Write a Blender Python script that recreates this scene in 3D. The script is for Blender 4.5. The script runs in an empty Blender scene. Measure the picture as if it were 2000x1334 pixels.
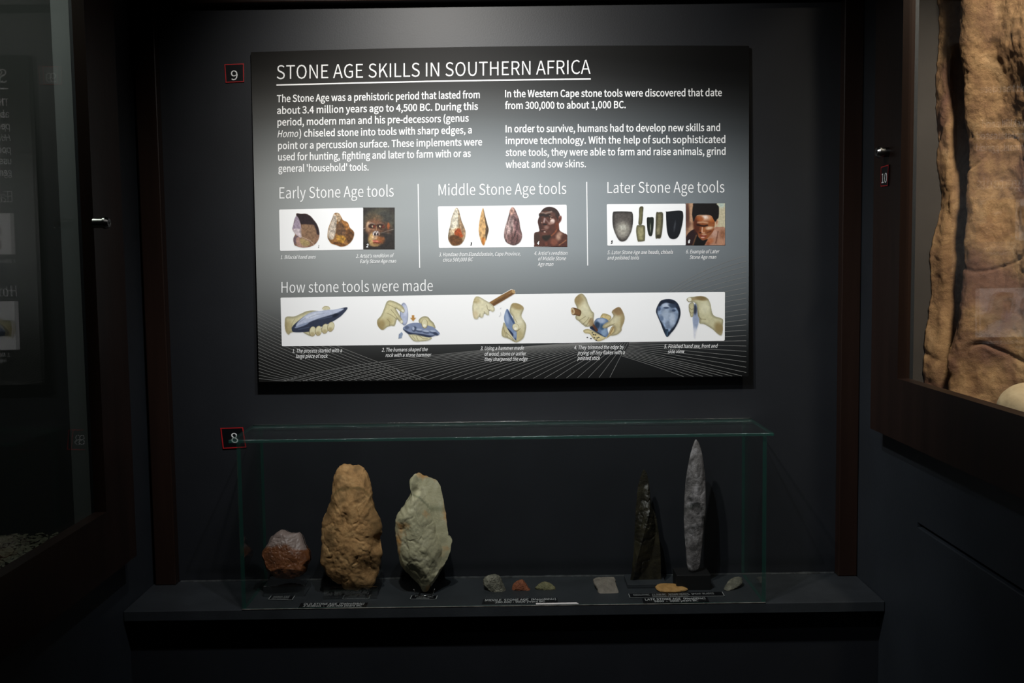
import bpy, bmesh, math, os, random
import numpy as np
from mathutils import Vector, Matrix, noise as mnoise

# ------------------------------------------------------------------ camera
F, D, CZ = 2000.0, 2.05, 1.5                      # focal length in px of a 2000 px frame, distance to the niche wall, eye height
PITCH, ROLL = math.atan(155 / 2000.0), math.radians(0.76)
FW = np.array([0, math.cos(PITCH), -math.sin(PITCH)])
R0 = np.array([1.0, 0, 0]); U0 = np.array([0, math.sin(PITCH), math.cos(PITCH)])
RT = math.cos(ROLL) * R0 - math.sin(ROLL) * U0
UPV = math.sin(ROLL) * R0 + math.cos(ROLL) * U0
EYE = np.array([0, -D, CZ])
SC = bpy.context.scene
COL = SC.collection
cam_d = bpy.data.cameras.new('camera'); cam = bpy.data.objects.new('camera', cam_d); COL.objects.link(cam)
cam_d.sensor_width = 36.0; cam_d.lens = 36.0 * F / 2000.0; cam_d.clip_start = 0.02
cam.matrix_world = Matrix([[RT[i], UPV[i], -FW[i], EYE[i]] for i in range(3)] + [[0, 0, 0, 1]])
SC.camera = cam

# ------------------------------------------------------------------ world, lamps, exposure
w = bpy.data.worlds.new('world'); SC.world = w; w.use_nodes = True
w.node_tree.nodes['Background'].inputs[0].default_value = (0.75, 0.85, 1.0, 1)
w.node_tree.nodes['Background'].inputs[1].default_value = 0.003
SC.view_settings.view_transform = 'Standard'; SC.view_settings.look = 'None'
SC.view_settings.exposure = 0.0; SC.view_settings.gamma = 1.0; SC.view_settings.use_curve_mapping = False
SC.cycles.transparent_max_bounces = 32; SC.cycles.max_bounces = 10; SC.cycles.use_denoising = True


def spot(name, loc, aim, power, cone, blend, color, size=0.015):
    l = bpy.data.lights.new(name, 'SPOT'); o = bpy.data.objects.new(name, l); COL.objects.link(o)
    l.energy = power; l.spot_size = math.radians(cone); l.spot_blend = blend; l.color = color; l.shadow_soft_size = size
    o.location = loc; o.rotation_euler = (Vector(aim) - Vector(loc)).to_track_quat('-Z', 'Y').to_euler()
    return o


spot('panel_spotlight', (-0.20, -0.80, 2.20), (-0.02, 0.0, 1.54), 50, 92, 1.0, (1.0, 0.97, 0.92), 0.02)
spot('niche_downlight', (-0.03, -0.78, 2.19), (0.04, 0.0, 1.05), 24, 84, 0.8, (0.86, 0.93, 1.0), 0.012)
spot('added_right_fill', (-0.30, -1.30, 2.35), (0.72, -0.40, 1.0), 11, 64, 1.0, (0.85, 0.93, 1.0), 0.03)  # unseen spot added to brighten the right wall and frame
spot('rock_case_lamp', (0.735, -0.88, 2.50), (0.93, -0.05, 1.46), 120, 60, 0.8, (1.0, 0.88, 0.72), 0.06)
spot('gravel_case_lamp', (-1.05, -0.50, 2.3), (-0.95, -0.03, 1.35), 8, 110, 0.8, (0.95, 1.0, 0.9), 0.02)


# ------------------------------------------------------------------ pixel -> point on a plane of the room
def ray(px, py):
    return FW + RT * ((px - 1000) / F) + UPV * ((667 - py) / F)


def on(px, py, n, d):
    n = np.array(n, float); v = ray(px, py)
    return EYE + v * ((d - EYE @ n) / (v @ n))


def onY(px, py, y=0.0): return on(px, py, (0, 1, 0), y)
def onX(px, py, x): return on(px, py, (1, 0, 0), x)
def onZ(px, py, z): return on(px, py, (0, 0, 1), z)


def lin(c):
    c = np.asarray(c, float) / 255.0
    return np.where(c <= 0.04045, c / 12.92, ((c + 0.055) / 1.055) ** 2.4)


# ------------------------------------------------------------------ numpy noise
def vnoise(x, y, seed=0):
    xi = np.floor(x); yi = np.floor(y); fx = x - xi; fy = y - yi
    def h(a, b):
        v = np.sin(a * 127.1 + b * 311.7 + seed * 74.7) * 43758.5453
        return v - np.floor(v)
    sx = fx * fx * (3 - 2 * fx); sy = fy * fy * (3 - 2 * fy)
    return (h(xi, yi) * (1 - sx) + h(xi + 1, yi) * sx) * (1 - sy) + (h(xi, yi + 1) * (1 - sx) + h(xi + 1, yi + 1) * sx) * sy


def fbm(x, y, octs=4, seed=0):
    s = 0.0; a = 0.5; t = 0.0
    for k in range(octs):
        s = s + a * vnoise(x * 2 ** k + 17.3 * k, y * 2 ** k - 9.1 * k, seed + k); t += a; a *= 0.5
    return s / t


# ------------------------------------------------------------------ materials
def new_mat(name):
    m = bpy.data.materials.new(name); m.use_nodes = True
    return m, m.node_tree, m.node_tree.nodes['Principled BSDF']


def paint(name, rgb, rough=0.5, spec=0.5, metal=0.0, var=0.0, scale=20.0, bump=0.0, bscale=200.0, stretch=(1, 1, 1)):
    m, nt, b = new_mat(name); c = lin(rgb)
    b.inputs['Base Color'].default_value = (*c, 1); b.inputs['Roughness'].default_value = rough
    b.inputs['Specular IOR Level'].default_value = spec; b.inputs['Metallic'].default_value = metal
    tc = nt.nodes.new('ShaderNodeTexCoord'); mp = nt.nodes.new('ShaderNodeMapping')
    mp.inputs['Scale'].default_value = stretch; nt.links.new(tc.outputs['Object'], mp.inputs[0])
    if var:
        n = nt.nodes.new('ShaderNodeTexNoise'); n.inputs['Scale'].default_value = scale; n.inputs['Detail'].default_value = 6
        r = nt.nodes.new('ShaderNodeValToRGB'); nt.links.new(mp.outputs[0], n.inputs['Vector']); nt.links.new(n.outputs['Fac'], r.inputs[0])
        r.color_ramp.elements[0].position = 0.3; r.color_ramp.elements[1].position = 0.7
        r.color_ramp.elements[0].color = (*(c * (1 - var)), 1); r.color_ramp.elements[1].color = (*np.minimum(c * (1 + var), 1), 1)
        nt.links.new(r.outputs[0], b.inputs['Base Color'])
    if bump:
        n2 = nt.nodes.new('ShaderNodeTexNoise'); n2.inputs['Scale'].default_value = bscale; n2.inputs['Detail'].default_value = 5
        bp = nt.nodes.new('ShaderNodeBump'); bp.inputs['Strength'].default_value = bump; bp.inputs['Distance'].default_value = 0.002
        nt.links.new(mp.outputs[0], n2.inputs['Vector']); nt.links.new(n2.outputs['Fac'], bp.inputs['Height']); nt.links.new(bp.outputs[0], b.inputs['Normal'])
    return m


def rock_mat(name, stops, scale=30.0, rough=0.75, bump=0.6, bscale=160.0, distort=0.6, spec=0.3, patch=None, stretch=(1, 1, 1), cap=None):
    """mottled stone: noise through a colour ramp, plus an optional second colour in larger patches"""
    m, nt, b = new_mat(name); b.inputs['Roughness'].default_value = rough; b.inputs['Specular IOR Level'].default_value = spec
    tc = nt.nodes.new('ShaderNodeTexCoord'); mp = nt.nodes.new('ShaderNodeMapping'); mp.inputs['Scale'].default_value = stretch
    nt.links.new(tc.outputs['Object'], mp.inputs[0])
    n = nt.nodes.new('ShaderNodeTexNoise'); n.inputs['Scale'].default_value = scale; n.inputs['Detail'].default_value = 8
    n.inputs['Roughness'].default_value = 0.65; n.inputs['Distortion'].default_value = distort
    r = nt.nodes.new('ShaderNodeValToRGB'); e = r.color_ramp.elements
    ps = np.linspace(0.28, 0.72, len(stops))
    for i, s in enumerate(stops):
        el = e[i] if i < 2 else e.new(ps[i])
        el.position = ps[i]; el.color = (*lin(s), 1)
    nt.links.new(mp.outputs[0], n.inputs['Vector']); nt.links.new(n.outputs['Fac'], r.inputs[0]); out = r.outputs[0]
    if patch:
        n3 = nt.nodes.new('ShaderNodeTexNoise'); n3.inputs['Scale'].default_value = patch[1]; n3.inputs['Detail'].default_value = 4
        r3 = nt.nodes.new('ShaderNodeValToRGB'); r3.color_ramp.elements[0].position = patch[2]; r3.color_ramp.elements[1].position = patch[2] + 0.1
        mx = nt.nodes.new('ShaderNodeMix'); mx.data_type = 'RGBA'
        nt.links.new(mp.outputs[0], n3.inputs['Vector']); nt.links.new(n3.outputs['Fac'], r3.inputs[0]); nt.links.new(r3.outputs[0], mx.inputs[0])
        nt.links.new(out, mx.inputs[6]); mx.inputs[7].default_value = (*lin(patch[0]), 1); out = mx.outputs[2]
    if cap:                                                # a paler tone above a ragged height on the stone: colour, height, width
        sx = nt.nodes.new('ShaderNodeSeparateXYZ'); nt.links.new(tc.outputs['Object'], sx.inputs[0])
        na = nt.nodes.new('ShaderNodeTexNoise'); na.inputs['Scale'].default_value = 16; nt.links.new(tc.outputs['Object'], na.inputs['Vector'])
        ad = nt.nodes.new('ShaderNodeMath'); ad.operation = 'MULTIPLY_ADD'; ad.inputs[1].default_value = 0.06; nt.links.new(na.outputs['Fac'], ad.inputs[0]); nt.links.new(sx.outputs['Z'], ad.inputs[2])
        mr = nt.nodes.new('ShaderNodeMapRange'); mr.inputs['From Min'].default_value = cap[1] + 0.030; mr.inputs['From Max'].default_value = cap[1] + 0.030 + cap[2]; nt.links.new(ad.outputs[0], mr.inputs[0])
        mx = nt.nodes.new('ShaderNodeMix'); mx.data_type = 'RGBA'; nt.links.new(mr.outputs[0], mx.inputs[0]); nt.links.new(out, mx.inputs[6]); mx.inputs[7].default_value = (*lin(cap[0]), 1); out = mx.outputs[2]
    nt.links.new(out, b.inputs['Base Color'])
    n2 = nt.nodes.new('ShaderNodeTexNoise'); n2.inputs['Scale'].default_value = bscale; n2.inputs['Detail'].default_value = 7
    n2.inputs['Roughness'].default_value = 0.7
    bp = nt.nodes.new('ShaderNodeBump'); bp.inputs['Strength'].default_value = bump; bp.inputs['Distance'].default_value = 0.003
    nt.links.new(mp.outputs[0], n2.inputs['Vector']); nt.links.new(n2.outputs['Fac'], bp.inputs['Height']); nt.links.new(bp.outputs[0], b.inputs['Normal'])
    return m


def colour_mat(name, rough=0.45, spec=0.4):
    """printed colour, stored per vertex"""
    m, nt, b = new_mat(name); a = nt.nodes.new('ShaderNodeAttribute'); a.attribute_name = 'Col'
    nt.links.new(a.outputs['Color'], b.inputs['Base Color']); b.inputs['Roughness'].default_value = rough
    b.inputs['Specular IOR Level'].default_value = spec
    return m


def glass_mat(name, tint, refl=1.0, base=0.04):
    """clear sheet glass: each face reflects by its angle (Schlick) and lets the rest straight through"""
    m = bpy.data.materials.new(name); m.use_nodes = True; nt = m.node_tree; nt.nodes.clear()
    lw = nt.nodes.new('ShaderNodeLayerWeight'); lw.inputs[0].default_value = 0.5
    p = nt.nodes.new('ShaderNodeMath'); p.operation = 'POWER'; p.inputs[1].default_value = 5
    k = nt.nodes.new('ShaderNodeMath'); k.operation = 'MULTIPLY_ADD'; k.inputs[1].default_value = (1 - base) * refl; k.inputs[2].default_value = base * refl
    t = nt.nodes.new('ShaderNodeBsdfTransparent'); t.inputs[0].default_value = (*tint, 1)
    g = nt.nodes.new('ShaderNodeBsdfGlossy'); g.inputs['Roughness'].default_value = 0.0; g.inputs[0].default_value = (1, 1, 1, 1)
    mx = nt.nodes.new('ShaderNodeMixShader'); o = nt.nodes.new('ShaderNodeOutputMaterial')
    nt.links.new(lw.outputs['Facing'], p.inputs[0]); nt.links.new(p.outputs[0], k.inputs[0]); nt.links.new(k.outputs[0], mx.inputs[0])
    nt.links.new(t.outputs[0], mx.inputs[1]); nt.links.new(g.outputs[0], mx.inputs[2]); nt.links.new(mx.outputs[0], o.inputs[0])
    return m


def edge_glass_mat(name):
    """polished green edge of sheet glass: partly see-through, partly scattering green, glossy"""
    m = bpy.data.materials.new(name); m.use_nodes = True; nt = m.node_tree; nt.nodes.clear()
    t = nt.nodes.new('ShaderNodeBsdfTransparent'); t.inputs[0].default_value = (0.88, 0.95, 0.92, 1)
    d = nt.nodes.new('ShaderNodeBsdfPrincipled'); d.inputs['Base Color'].default_value = (0.016, 0.12, 0.088, 1); d.inputs['Roughness'].default_value = 0.18
    n = nt.nodes.new('ShaderNodeTexNoise'); n.inputs['Scale'].default_value = 90
    bp = nt.nodes.new('ShaderNodeBump'); bp.inputs['Strength'].default_value = 0.4; nt.links.new(n.outputs['Fac'], bp.inputs['Height']); nt.links.new(bp.outputs[0], d.inputs['Normal'])
    mx = nt.nodes.new('ShaderNodeMixShader'); mx.inputs[0].default_value = 0.28; o = nt.nodes.new('ShaderNodeOutputMaterial')
    nt.links.new(t.outputs[0], mx.inputs[1]); nt.links.new(d.outputs[0], mx.inputs[2])
    g = nt.nodes.new('ShaderNodeBsdfGlossy'); g.inputs['Roughness'].default_value = 0.09; nt.links.new(bp.outputs[0], g.inputs['Normal'])
    m2 = nt.nodes.new('ShaderNodeMixShader'); m2.inputs[0].default_value = 0.13
    nt.links.new(mx.outputs[0], m2.inputs[1]); nt.links.new(g.outputs[0], m2.inputs[2]); nt.links.new(m2.outputs[0], o.inputs[0])
    return m


WALL = paint('dark_slate_wall_paint', (27, 29, 33), 0.48, 0.38, var=0.10, scale=9, bump=0.05, bscale=300)
SIDEWALL = paint('dark_slate_side_paint', (36, 40, 45), 0.5, 0.4, var=0.15, scale=6, bump=0.12, bscale=160)
SHELF = paint('dark_shelf_paint', (38, 41, 44), 0.5, 0.35, var=0.18, scale=14, bump=0.10, bscale=240)
WOOD = paint('dark_brown_wood_trim', (33, 21, 16), 0.38, 0.28, var=0.25, scale=30, bump=0.08, bscale=90, stretch=(1, 1, 0.08))
DARK = paint('black_paint', (14, 14, 15), 0.5, 0.4)
CASEGREY = paint('grey_case_lining', (66, 62, 60), 0.7, 0.3, var=0.12, scale=8)
CASEDARK = paint('dark_case_lining', (40, 43, 42), 0.7, 0.3, var=0.1, scale=5)
CHROME = paint('chrome', (150, 150, 150), 0.24, 0.5, 1.0)
RED = paint('red_print', (165, 22, 26), 0.5)
BLACKP = paint('black_print', (10, 11, 14), 0.35, 0.5)
WHITEP = paint('white_print', (235, 235, 235), 0.5, 0.3)
GREYP = paint('grey_print', (120, 122, 122), 0.5, 0.3)
CARDP = paint('dull_white_print', (175, 176, 176), 0.5, 0.3)
LINEP = paint('thin_grey_line_print', (122, 122, 120), 0.5, 0.3)
PRINT = colour_mat('printed_colour')
BOARD = colour_mat('printed_board_laminate', 0.50, 0.08)
GLASS = glass_mat('clear_case_glass', (0.970, 0.978, 0.972), 0.8)
PANE = glass_mat('window_glass', (0.95, 0.965, 0.955), 0.42)
EDGE = edge_glass_mat('green_glass_edge')
ACRYL = glass_mat('clear_acrylic', (0.93, 0.94, 0.94), 1.6, 0.08)
GLINT = paint('glint_bead_gloss', (48, 52, 52), 0.10, 0.8, bump=0.6, bscale=120)  # gloss of the added bead that catches the lamp glints
DUST = paint('pale_dust', (50, 52, 53), 0.9, 0.2, var=0.5, scale=80, bump=0.4)


# ------------------------------------------------------------------ object helpers
def link(name, me, mats, parent=None, smooth=False):
    o = bpy.data.objects.new(name, me)
    for m in (mats if isinstance(mats, (list, tuple)) else [mats]): me.materials.append(m)
    COL.objects.link(o)
    if smooth:
        for p in me.polygons: p.use_smooth = True
    if parent is not None:
        o.parent = parent; o.matrix_parent_inverse = Matrix.Translation(-Vector(parent.location))
    return o


def tag(o, label, cat, group=None):
    o['label'] = label; o['category'] = cat; o['kind'] = 'thing'
    if group: o['group'] = group
    return o


def thing(name, loc, label, cat, group=None):
    o = bpy.data.objects.new(name, None); o.location = loc; o.empty_display_size = 0.02; COL.objects.link(o)
    return tag(o, label, cat, group)


def structure(o, label=None):
    o['kind'] = 'structure'
    if label: o['label'] = label
    return o


def pyd(name, verts, faces):
    me = bpy.data.meshes.new(name); me.from_pydata([tuple(map(float, v)) for v in verts], [], faces); me.update()
    return me


def add_box(bm, x0, x1, y0, y1, z0, z1, mi=0):
    v = [bm.verts.new((x, y, z)) for x in (x0, x1) for y in (y0, y1) for z in (z0, z1)]
    for f in ((0, 1, 3, 2), (4, 6, 7, 5), (0, 4, 5, 1), (2, 3, 7, 6), (0, 2, 6, 4), (1, 5, 7, 3)):
        bm.faces.new([v[i] for i in f]).material_index = mi


def boxes(name, lst, mats, parent=None, bevel=0.0, origin=None):
    bm = bmesh.new()
    for b in lst: add_box(bm, *b)
    bmesh.ops.recalc_face_normals(bm, faces=bm.faces)
    if bevel: bmesh.ops.bevel(bm, geom=list(bm.edges), offset=bevel, segments=2, affect='EDGES', profile=0.5)
    me = bpy.data.meshes.new(name)
    if origin is not None: bmesh.ops.translate(bm, verts=bm.verts, vec=-Vector(origin))
    bm.to_mesh(me); bm.free()
    o = link(name, me, mats, parent)
    if origin is not None: o.location = Vector(origin)
    return o


def tube(name, pts, r, mat, parent=None, n=10):
    """round bar along points"""
    vs, fs = [], []; P = [Vector(p) for p in pts]
    for i, p in enumerate(P):
        t = (P[min(i + 1, len(P) - 1)] - P[max(i - 1, 0)]).normalized(); q = t.to_track_quat('Z', 'Y')
        for k in range(n):
            a = 2 * math.pi * k / n; vs.append(p + q @ Vector((r * math.cos(a), r * math.sin(a), 0)))
    for i in range(len(P) - 1):
        for k in range(n): fs.append((i * n + k, i * n + (k + 1) % n, (i + 1) * n + (k + 1) % n, (i + 1) * n + k))
    fs.append(tuple(range(n))[::-1]); fs.append(tuple((len(P) - 1) * n + k for k in range(n)))
    return link(name, pyd(name, vs, fs), mat, parent, True)


def lathe_x(name, c, prof, mat, parent=None, n=32, sgn=1):
    """turned piece about an axis along X: prof = [(distance from c along X, radius)]"""
    vs, fs = [], []
    for dx, r in prof:
        for k in range(n):
            a = 2 * math.pi * k / n; vs.append((c[0] + sgn * dx, c[1] + r * math.cos(a), c[2] + r * math.sin(a)))
    for i in range(len(prof) - 1):
        for k in range(n): fs.append((i * n + k, i * n + (k + 1) % n, (i + 1) * n + (k + 1) % n, (i + 1) * n + k))
    fs.append(tuple(range(n))); fs.append(tuple((len(prof) - 1) * n + k for k in range(n))[::-1])
    o = link(name, pyd(name, vs, fs), mat, parent)
    bm = bmesh.new(); bm.from_mesh(o.data); bmesh.ops.recalc_face_normals(bm, faces=bm.faces); bm.to_mesh(o.data); bm.free()
    return o


# ------------------------------------------------------------------ lettering
try:
    FONT = bpy.data.fonts.load(os.path.join(bpy.utils.resource_path('LOCAL'), 'datafiles', 'fonts', 'Noto Sans CJK Regular.woff2'))
except Exception:
    FONT = None


def glyphs(s, bold=0.0):
    c = bpy.data.curves.new('lettering', 'FONT'); c.body = s; c.size = 1.0; c.offset = bold; c.resolution_u = 3
    if FONT: c.font = FONT
    o = bpy.data.objects.new('lettering', c); COL.objects.link(o)
    me = bpy.data.meshes.new_from_object(o.evaluated_get(bpy.context.evaluated_depsgraph_get()))
    co = np.array([v.co[:] for v in me.vertices]); fs = [tuple(p.vertices) for p in me.polygons]
    bpy.data.objects.remove(o); bpy.data.curves.remove(c); bpy.data.meshes.remove(me)
    return co[:, :2], fs


CAP = float(np.ptp(glyphs('H')[0][:, 1]))


def letter_lines(lines, place):
    """lines = (text, x-left, baseline-left, x-right, baseline-right, cap height, bold, slant) in plane units; place maps them to 3-D"""
    V, Fc = [], []
    for s, x0, b0, x1, b1, cap, bold, slant in lines:
        co, fs = glyphs(s, bold)
        ky = cap / CAP; mn, mx = co[:, 0].min(), co[:, 0].max(); u = (co[:, 0] - mn) / (mx - mn)
        px = x0 + u * (x1 - x0) + slant * co[:, 1] * ky; py = b0 + u * (b1 - b0) - co[:, 1] * ky
        k = len(V); V += [place(a, b) for a, b in zip(px, py)]; Fc += [tuple(i + k for i in f) for f in fs]
    return V, Fc


def lettering(name, lines, place, mat, parent):
    V, Fc = letter_lines(lines, place)
    return link(name, pyd(name, V, Fc), mat, parent)


# ================================================================== ROOM SHELL
ZS = 0.858                                   # top of the ledge
XL, XR = -0.735, 0.692                       # side walls
FL, FR = -0.701, 0.660                       # faces of the case frames
structure(boxes('wall_back', [(-0.76, 0.72, 0.0, 0.03, 0.80, 2.6)], WALL))
structure(boxes('wall_below', [(XL, XR, -0.147, -0.12, 0.0, ZS - 0.020)], WALL))
structure(boxes('floor', [(-2.2, 2.2, -3.2, 0.0, -0.03, 0.0)], DARK))
structure(boxes('ceiling', [(-2.2, 2.2, -3.2, 0.25, 2.6, 2.63)], DARK))
structure(boxes('wall_left', [(XL - 0.02, XL, -0.25, 0.0, 0, 2.6), (XL - 0.02, XL, -3.2, -0.25, 0, 1.02), (XL - 0.02, XL, -3.2, -0.25, 2.30, 2.6),
                              (XL - 0.02, XL, -3.2, -1.42, 1.02, 2.30)], SIDEWALL))
structure(boxes('wall_right', [(XR, XR + 0.02, -0.24, 0.0, 1.24, 2.6), (XR, XR + 0.02, -0.322, 0.0, 0, 1.24), (XR, XR + 0.02, -3.2, -0.322, 1.046, 1.24),
                               (XR, XR + 0.02, -3.2, -0.24, 2.30, 2.6), (XR, XR + 0.02, -3.2, -1.42, 1.24, 2.30), (XR, XR + 0.02, -3.2, -1.05, 0, 1.046)], SIDEWALL))
structure(boxes('door_1', [(XR - 0.003, XR + 0.015, -1.044, -0.328, 0.06, 1.0395)], SIDEWALL, bevel=0.0015), 'dark grey access door flush in the wall below the right case')
structure(boxes('trim_1', [(-0.727, -0.6855, -0.024, 0.0, ZS, 2.6)], WOOD, bevel=0.002), 'dark brown upright wooden trim left of the niche')
structure(boxes('trim_2', [(0.653, 0.691, -0.024, 0.0, ZS, 2.6)], WOOD, bevel=0.002), 'dark brown upright wooden trim right of the niche')
structure(boxes('trim_3', [(-0.6855, 0.653, -0.030, 0.0, 2.006, 2.12)], WOOD, bevel=0.002), 'dark brown wooden header across the top of the niche')


def case_window(name, face, wall, glass, y_far, z_bot, y_in, z_in, lock_y, lock_z, sgn, tip):
    root = bpy.data.objects.new(name, None); root.location = (wall, (y_far - 1.5) / 2, z_bot); COL.objects.link(root); structure(root)
    a, b = sorted((face, wall))
    q = 0.04; la, lb = sorted((face, face - sgn * 0.0205))          # the frame is rebated: a thin lip holds the glass
    boxes('frame', [(a, b, -1.5, y_far, z_bot, z_in - q), (a, b, -1.5, y_far, 2.28, 2.36), (a, b, y_in + q, y_far, z_in - q, 2.28), (a, b, -1.5, -1.41, z_in - q, 2.28),
                    (la, lb, -1.41, y_in + q, z_in - q, z_in), (la, lb, -1.41, y_in + q, 2.24, 2.28), (la, lb, y_in, y_in + q, z_in, 2.24), (la, lb, -1.41, -1.37, z_in, 2.24)], WOOD, root)
    boxes('glass_pane', [(glass - 0.002, glass + 0.002, -1.39, y_in + 0.012, z_in - 0.012, 2.25)], PANE, root)
    lk = lathe_x('lock', (face, lock_y, lock_z), [(0, 0.0085), (tip * 0.62, 0.0085), (tip * 0.66, 0.0105), (tip * 0.80, 0.0105), (tip, 0.0072)], CHROME, root, sgn=sgn)
    m = lathe_x('keyhole', (face + sgn * (tip + 0.0002), lock_y, lock_z), [(0, 0.0022), (0.0003, 0.0022)], DARK, lk, 12, sgn)
    return root


case_window('window_1', FL, XL, -0.719, -0.187, 0.967, -0.317, 1.081, -0.318 + 0.002, onX(209, 438, FL)[2], 1, 0.026)
case_window('window_2', FR, XR, 0.673, -0.176, 1.185, -0.305, 1.292, -0.246, onX(1735, 297, FR)[2], -1, 0.021)

# ------------------------------------------------------------------ left case interior
structure(boxes('wall_left_case', [(-1.75, XL - 0.02, 0.02, 0.04, 0.90, 2.6), (-1.77, -1.75, -1.5, 0.04, 0.90, 2.6)], CASEDARK))
structure(boxes('floor_left_case', [(-1.75, XL - 0.02, -1.5, 0.02, 0.90, 0.93)], CASEDARK))
structure(boxes('trim_4', [(-0.895, XL - 0.021, 0.0, 0.02, 0.93, 2.6)], paint('slate_grey_board', (92, 97, 98), 0.6)), 'grey board at the end of the left case')
rng = random.Random(5)
gv, gf = [], []
for i in range(5200):
    x = rng.uniform(-1.70, -0.76); y = rng.uniform(-0.75, -0.01); s = rng.uniform(0.004, 0.010)
    if i > 2200: x = rng.uniform(-1.05, -0.76); y = rng.uniform(-0.45, -0.01)
    q = Matrix.Rotation(rng.uniform(0, 6.3), 3, 'Z') @ Matrix.Rotation(rng.uniform(-0.5, 0.5), 3, 'X') @ Matrix.Rotation(rng.uniform(-0.5, 0.5), 3, 'Y')
    k = len(gv); zz = 0.955 + rng.uniform(-0.004, 0.008)
    for sx, sy, sz in ((1, .2, 0), (.3, .8, 0), (-.7, .6, .1), (-1, -.3, 0), (-.1, -.8, 0), (.7, -.6, -.1), (.25, .2, .45), (-.4, -.1, .5), (0, 0, -.5)):
        p = q @ Vector((sx * s * rng.uniform(.8, 1.2), sy * s * rng.uniform(.7, 1.1), sz * s)); gv.append((x + p.x, y + p.y, zz + p.z))
    for f in ((0, 1, 6), (1, 7, 6), (1, 2, 7), (2, 3, 7), (3, 4, 7), (4, 6, 7), (4, 5, 6), (5, 0, 6), (1, 0, 8), (2, 1, 8), (3, 2, 8), (4, 3, 8), (5, 4, 8), (0, 5, 8)):
        gf.append(tuple(k + j for j in f))
grav = link('gravel', pyd('gravel', gv, gf), rock_mat('pale_gravel', [(50, 50, 42), (92, 92, 78), (122, 122, 108)], 14, 0.9, 0.4))
gr2 = boxes('bed', [(-1.745, XL - 0.025, -1.45, 0.015, 0.93, 0.951)], CASEDARK, grav)
grav['kind'] = 'stuff'; grav['label'] = 'pale grey gravel on the floor of the left case'; grav['category'] = 'gravel'

# ------------------------------------------------------------------ right case interior
structure(boxes('wall_right_case', [(XR + 0.02, 1.25, 0.12, 0.14, 1.15, 2.6), (1.25, 1.27, -1.5, 0.14, 1.15, 2.6)], CASEGREY))
structure(boxes('floor_right_case', [(XR + 0.02, 1.25, -1.5, 0.12, 1.18, 1.21)], CASEGREY))
NU, NV = 300, 460
s = np.linspace(0, 1, NU)[:, None]; zz = np.linspace(1.205, 2.45, NV)[None, :]
L = 0.95; a = s * L                                     # arc length from the end wall towards the viewer
bx = 0.885 + 0.20 * a + 0 * zz; by = 0.118 - 0.98 * a + 0 * zz
wob = 0.030 * (fbm(zz * 4 + 0 * a, 0 * zz + 3.3, 3, 4) - 0.5)
gc = 0.075 + wob
groove = np.exp(-((a - gc) / (0.020 + 0.012 * fbm(zz * 6, 0 * zz + 8, 2, 9))) ** 4)
dsp = 0.085 * (fbm(a * 5 + 4, zz * 2.4, 3, 1) - 0.5) + 0.032 * (fbm(a * 11, zz * 7, 6, 2) - 0.5) + 0.004 * (fbm(a * 90, zz * 90, 3, 3) - 0.5)
rid = np.abs(fbm(a * 7 + 2, zz * 5 + 5, 2, 21) - 0.5) * 2
dsp = dsp - 0.009 * fbm(a * 10, zz * 6, 2, 44) * np.exp(-(rid / 0.03) ** 2) + 0.01
dsp = dsp - 0.12 * groove * (0.55 + 0.9 * fbm(zz * 5, 0 * zz + 1.5, 2, 12))
dsp = dsp + 0.03 * np.exp(-((a - 0.135) / 0.045) ** 2) - 0.015
gx = bx - 0.98 * dsp; gy = by - 0.2 * dsp; gy = np.minimum(gy, 0.119)
rv = np.stack([gx, gy, np.broadcast_to(zz, gx.shape)], -1).reshape(-1, 3)
rf = [(i * NV + j, (i + 1) * NV + j, (i + 1) * NV + j + 1, i * NV + j + 1) for i in range(NU - 1) for j in range(NV - 1)]
n0 = len(rv)
bk = [(1.249, 0.119, 1.205), (1.249, -0.83, 1.205), (1.249, -0.83, 2.45), (1.249, 0.119, 2.45)]
rv = list(map(tuple, rv)) + bk
rf += [(n0, n0 + 3, n0 + 2, n0 + 1)]
rf += [tuple([n0, n0 + 1] + [i * NV for i in range(NU - 1, -1, -1)])]                                   # underside
rf += [tuple([n0 + 3] + [i * NV + NV - 1 for i in range(NU)] + [n0 + 2])]                             # top
rf += [tuple([n0] + [j for j in range(NV)] + [n0 + 3])]
rf += [tuple([n0 + 2] + [(NU - 1) * NV + j for j in range(NV - 1, -1, -1)] + [n0 + 1])]
ROCKM = rock_mat('ochre_brown_rock', [(100, 76, 60), (142, 110, 82), (170, 136, 100), (190, 158, 122)], 14, 0.85, 1.0, 100, 1.0, 0.2, patch=((122, 90, 76), 6.0, 0.52))
rock = link('cave_rock', pyd('cave_rock', rv, rf), ROCKM, None, True)
tag(rock, 'rough ochre brown artificial rock face behind the glass of the right case', 'rock')


# ------------------------------------------------------------------ stones shaped from an outline
def smooth_closed(pts, n):
    P = np.array(pts, float); m = len(P); out = []
    seg = np.linalg.norm(np.roll(P, -1, 0) - P, axis=1); tot = seg.sum(); cum = np.concatenate([[0], np.cumsum(seg)])
    for k in range(n):
        d = tot * k / n; i = min(int(np.searchsorted(cum, d, 'right') - 1), m - 1); t = (d - cum[i]) / max(seg[i], 1e-9)
        p0, p1, p2, p3 = P[(i - 1) % m], P[i], P[(i + 1) % m], P[(i + 2) % m]
        out.append(0.5 * (2 * p1 + (p2 - p0) * t + (2 * p0 - 5 * p1 + 4 * p2 - p3) * t * t + (3 * p1 - p0 - 3 * p2 + p3) * t ** 3))
    return np.array(out)


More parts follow.
